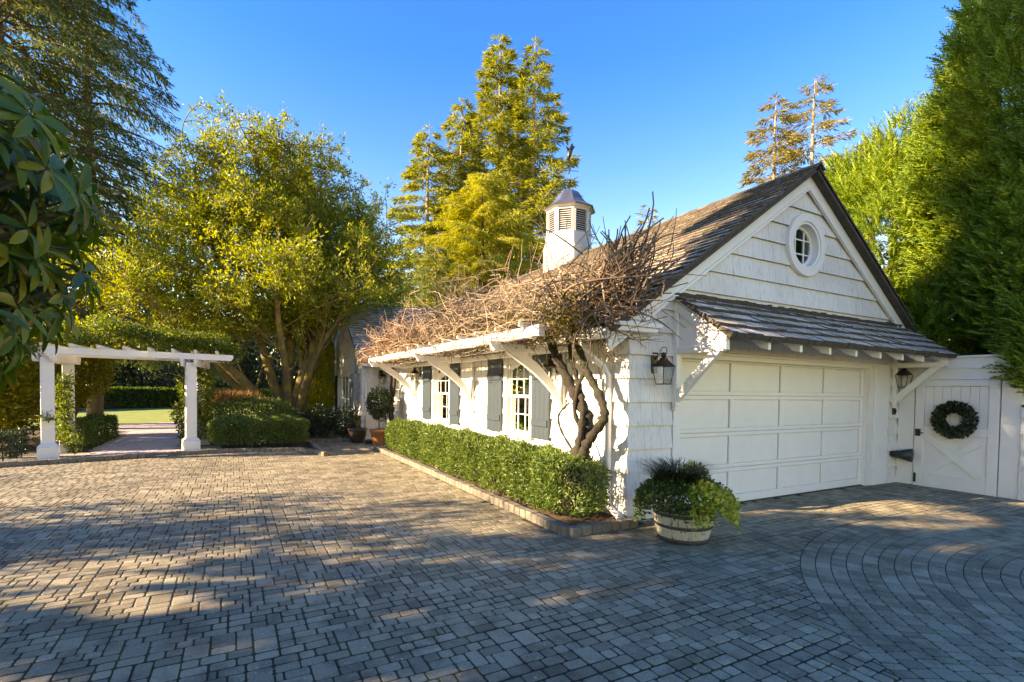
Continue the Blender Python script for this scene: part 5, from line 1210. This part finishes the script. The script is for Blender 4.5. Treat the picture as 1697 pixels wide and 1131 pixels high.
# --- cypress screen beside the gate
def cypress(root, c, r, n, m, L=.34, tilt=(-.2, 0, .55), zmin=1.7, tops=(), xmin=11.85):
    """dense evergreen faced with feathery sprays; every spray is a small frond of leaflets"""
    c = np.array(c); r = np.array(r); D = rvec(int(n*1.6)); D = D[(D[:, 0]*12+D[:, 1]*5 < 4)][:n]; n = len(D)
    k1, k2, k3 = rvec(3)*6
    f = 1+.10*(np.sin(D@k1)+np.sin(D@k2*1.6+1)+np.sin(D@k3*2.4+2))
    e = 2.2; q = (np.abs(D)**e).sum(1)**(1/e)
    P = c+D/q[:, None]*r*(f*(1-.22*np.abs(rng.normal(0, .6, n))))[:, None]
    keep = (P[:, 2] > zmin+.3*np.sin(P[:, 1]*3)) & ((P[:, 0] > xmin) | (P[:, 2] > 2.75)); P, D = P[keep], D[keep]; n = len(P)
    ax = unit(D*np.array([.8, .8, .3])+np.array(tilt)+rvec(n)*.35); sd = unit(np.cross(ax, np.array([0, 0, 1.])+rvec(n)*.5)); nm = np.cross(sd, ax)
    Ls = L*rng.uniform(.6, 1.4, n)
    Cc, Aa, Bb, Ll = [], [], [], []
    for t in (.0, .16, .32, .48, .64, .8):
        for s in (-1, 1):
            Cc.append(P+ax*(Ls*t)[:, None]-nm*(Ls*.12*t*t)[:, None]); Aa.append(unit(ax+sd*s*.75-nm*.1+rvec(n)*.15)); Bb.append(nm+rvec(n)*.5); Ll.append(Ls*(.44-.3*t))
    leaves('crown', np.concatenate(Cc), np.concatenate(Aa), np.concatenate(Bb), np.concatenate(Ll), np.concatenate(Ll)*.24, m, root)
    if not tops: return
    b = MB()
    for t in tops: b.tube([(c[0]+t[0], c[1]+t[1], 0), (c[0]+t[0], c[1]+t[1], t[2])], [.16, .04], 8)
    b.build('trunk', M_bark, root)
cy1 = thing('cypress', 'large dark green cypress overhanging the white garden wall', 'tree', (14.3, 3.9, 0))
cypress(cy1, (14.1, 3.5, 5.4), (2.7, 2.3, 4.5), 21000, L_cyp, tops=((0, 0, 9),))
cypress(cy1, (11.75, 3.05, 2.5), (.62, .5, .85), 1500, L_cyp, zmin=1.62, xmin=0)
cy2 = thing('cypress', 'bright yellow green cypress behind the garage gable slope', 'tree', (14.6, 7.4, 0))
cypress(cy2, (14.4, 6.6, 4.0), (2.8, 3.0, 3.7), 21000, L_cyp, tops=((0, 0, 7),), zmin=.6)
cy3 = thing('cypress', 'low dark cypress growth pressed behind the white garden wall', 'tree', (13.2, 4.9, 0))
cypress(cy3, (13.75, 4.8, 2.4), (1.6, 2.9, 1.7), 9000, L_cyp, tops=((0, 0, 3.4),), zmin=.9)
for i, (x, y, h, R_, lab) in enumerate(((14.0, 4.7, 9.0, 1.25, 'feathery leader of cypress rising above the dark screen'), (14.9, 3.25, 12.0, 1.9, 'tallest cypress top at the edge above the low wall'))):
    tt = thing('cypress', lab, 'tree', (x, y, 0)); conifer(tt, (x, y, 0), h, R_, 110, .34, L_cyp, M_bark, z0=.45, rise=.55, droop=.1, hang=.1, dens=46, taper=.6, spread=.4)
# --- rhododendron close to the camera
rh = thing('rhododendron', 'large leaved rhododendron close by, its glossy leaf rosettes at the edge', 'shrub', (-2.1, 2.75, 0))
def rh_leaf():
    V = []; Fq = []; n = 7
    prof = [(0, .06), (.12, .45), (.3, .85), (.5, 1.0), (.7, .92), (.88, .55), (1.0, .04)]
    for t, w in prof:
        zc = -.20*t*t; V += [(t, -.16*w, zc+.06*w+.012*sin(t*13)), (t, 0, zc), (t, .16*w, zc+.06*w-.012*sin(t*11))]
    for i in range(n-1):
        for j in range(2): a = i*3+j; Fq.append((a, a+3, a+4, a+1))
    return V, Fq
V, Fq = rh_leaf(); lm = bpy.data.meshes.new('leaf'); lm.from_pydata(V, [], Fq); lm.materials.append(L_rhodo); lm.polygons.foreach_set('use_smooth', [True]*len(Fq))
bV, bF = np.array(V), np.array(Fq)
st = MB(); LM = []
cR = np.array([-1.78, 2.95, 2.42]); rR = np.array([1.22, 1.25, .98])
dirs = rvec(820); dirs = dirs[dirs[:, 2] > -.75]
for D_ in dirs:
    s_ = random.uniform(.72, 1.03); P = Vector(cR+D_*rR*s_)
    if (P-CAM).length < 1.9: continue
    if P.z < .25: continue
    ax = Vector(D_*np.array([1, 1, .55])+np.array([0, 0, .35])+rng.normal(0, .18, 3)).normalized()
    st.tube([P-ax*.28, P], [.007, .005], 4, False)
    m_ = random.randint(7, 11); a0 = random.uniform(0, 2*pi); u_ = ax.orthogonal().normalized(); w_ = ax.cross(u_)
    for k in range(m_):
        a = a0+k*2.4; rad = (u_*cos(a)+w_*sin(a)); el = random.uniform(-.35, .55); d = (rad*cos(el)+ax*sin(el)+Vector((0, 0, -.18))).normalized()
        side = d.cross(ax).normalized(); up_ = side.cross(d).normalized(); 
        L_ = random.uniform(.105, .165)
        M = Matrix.Translation(P+rad*.012) @ Matrix((d, side, up_)).transposed().to_4x4() @ Matrix.Diagonal((L_, L_*random.uniform(.85, 1.15), L_*random.uniform(.6, 1.6), 1)); LM.append(M)
for k in range(14):
    a = random.uniform(0, 2*pi); e = Vector(cR+np.array([cos(a)*rR[0]*.75, sin(a)*rR[1]*.75, random.uniform(-.4, .7)])); st.tube(smooth_path([(-2.1, 2.75, 0), (-2.1+cos(a)*.3, 2.75+sin(a)*.3, .8), e], 4), [.05*(1-.08*q) for q in range(9)], 6)
st.build('stems', M_bark, rh, 'stuff')
sc_ = []
for M in LM:
    q = project(M.translation); on = q is not None and -60 < q[0] < 400 and 60 < q[1] < 700
    sc_.append((q[2] if on else 1e9, M))
sc_.sort(key=lambda t: t[0])
for d, M in sc_[:300]: inst('leaf', lm, rh, M)
VV = [bV@np.array(M)[:3, :3].T+np.array(M)[:3, 3] for _, M in sc_[300:]]
np_obj('leaf_mass', np.concatenate(VV), np.concatenate([bF+len(bV)*i for i in range(len(VV))]), L_rhodo, rh, 'stuff', True)
# --- trees outside the picture whose shade falls on the drive
GS = 'evergreens beside the drive entrance'
for i, (x, y, h, R_, z0) in enumerate(((-13, 6.4, 21, 3.1, .54), (-12.5, 4.4, 19, 3.6, .26), (-13, .8, 21, 3.6, .2), (-12.5, -2.6, 20, 3.6, .12), (-16, 1.5, 22, 4.0, .15))):
    tree('evergreen beside the drive entrance, shading the forecourt', (x, y, 0), h, R_, 170, .5, L_hem, M_bark, z0=z0, rise=.05, droop=.2, hang=.5, dens=62, taper=.35 if i else .2, wr=.3, group=GS, name='shade_conifer')
for i, (x, y, rx, rz, zc, n) in enumerate(((-9.6, 8.7, 1.7, 2.3, 2.7, 7000), (-9.6, 5.6, 1.9, 1.7, 1.9, 3000), (-9.4, 2.4, 1.9, 1.5, 1.7, 3000), (-9, -1.5, 2, 2.3, 2.5, 8000), (-9.8, 13.0, 1.3, 1.1, 1.2, 1600))):
    shrub('drive_shrub', 'evergreen shrub along the drive entrance', (x, y, zc), (rx, rx, rz), n, .15, .07, L_dark, shell=.8, clump=(260, 70, 90, 300, 60)[i])['group'] = 'evergreen shrubs along the drive entrance'
# --- backdrop planting that closes the garden
for i, (x, y, rx, rz, m) in enumerate(((-12, 50, 5, 4.6, L_dark), (-4, 52, 5.5, 5.4, L_dark), (4, 51, 5, 5.2, L_dark), (11, 49, 5, 5.0, L_dark), (18, 47, 5, 5.5, L_dark))):
    t = shrub('laurel_screen', ('tall dark laurel in the screen behind the lawn, farthest toward the pergola side', 'tall dark laurel in the screen seen through the pergola opening', 'tall dark laurel in the screen behind the spreading limb of the mossy tree', 'tall dark laurel in the screen behind the mossy trunk', 'tall dark laurel in the screen beside the golden column cedar')[i], (x, y, rz*.75), (rx, 2.6, rz*.9), 8000, .42, .2, m, zmin=.1)
    t['group'] = 'tall laurels screening the end of the garden'
n = 26000; a = rng.uniform(radians(-50), radians(100), n); rr = rng.uniform(68, 84, n); hmax = 7.5+1.5*np.sin(a*9)+1.2*np.sin(a*23+1)
P = np.stack([rr*np.sin(a), rr*np.cos(a), hmax*rng.random(n)**.8], 1); A = unit(rvec(n)+np.array([0, 0, .5])); fwd = leaves('far_wood', P, A, np.cross(A, rvec(n)), rng.uniform(.8, 1.8, n), .6, L_dark, None, 'stuff'); tag(fwd, 'mass of far trees closing the view behind the garden', 'woodland')
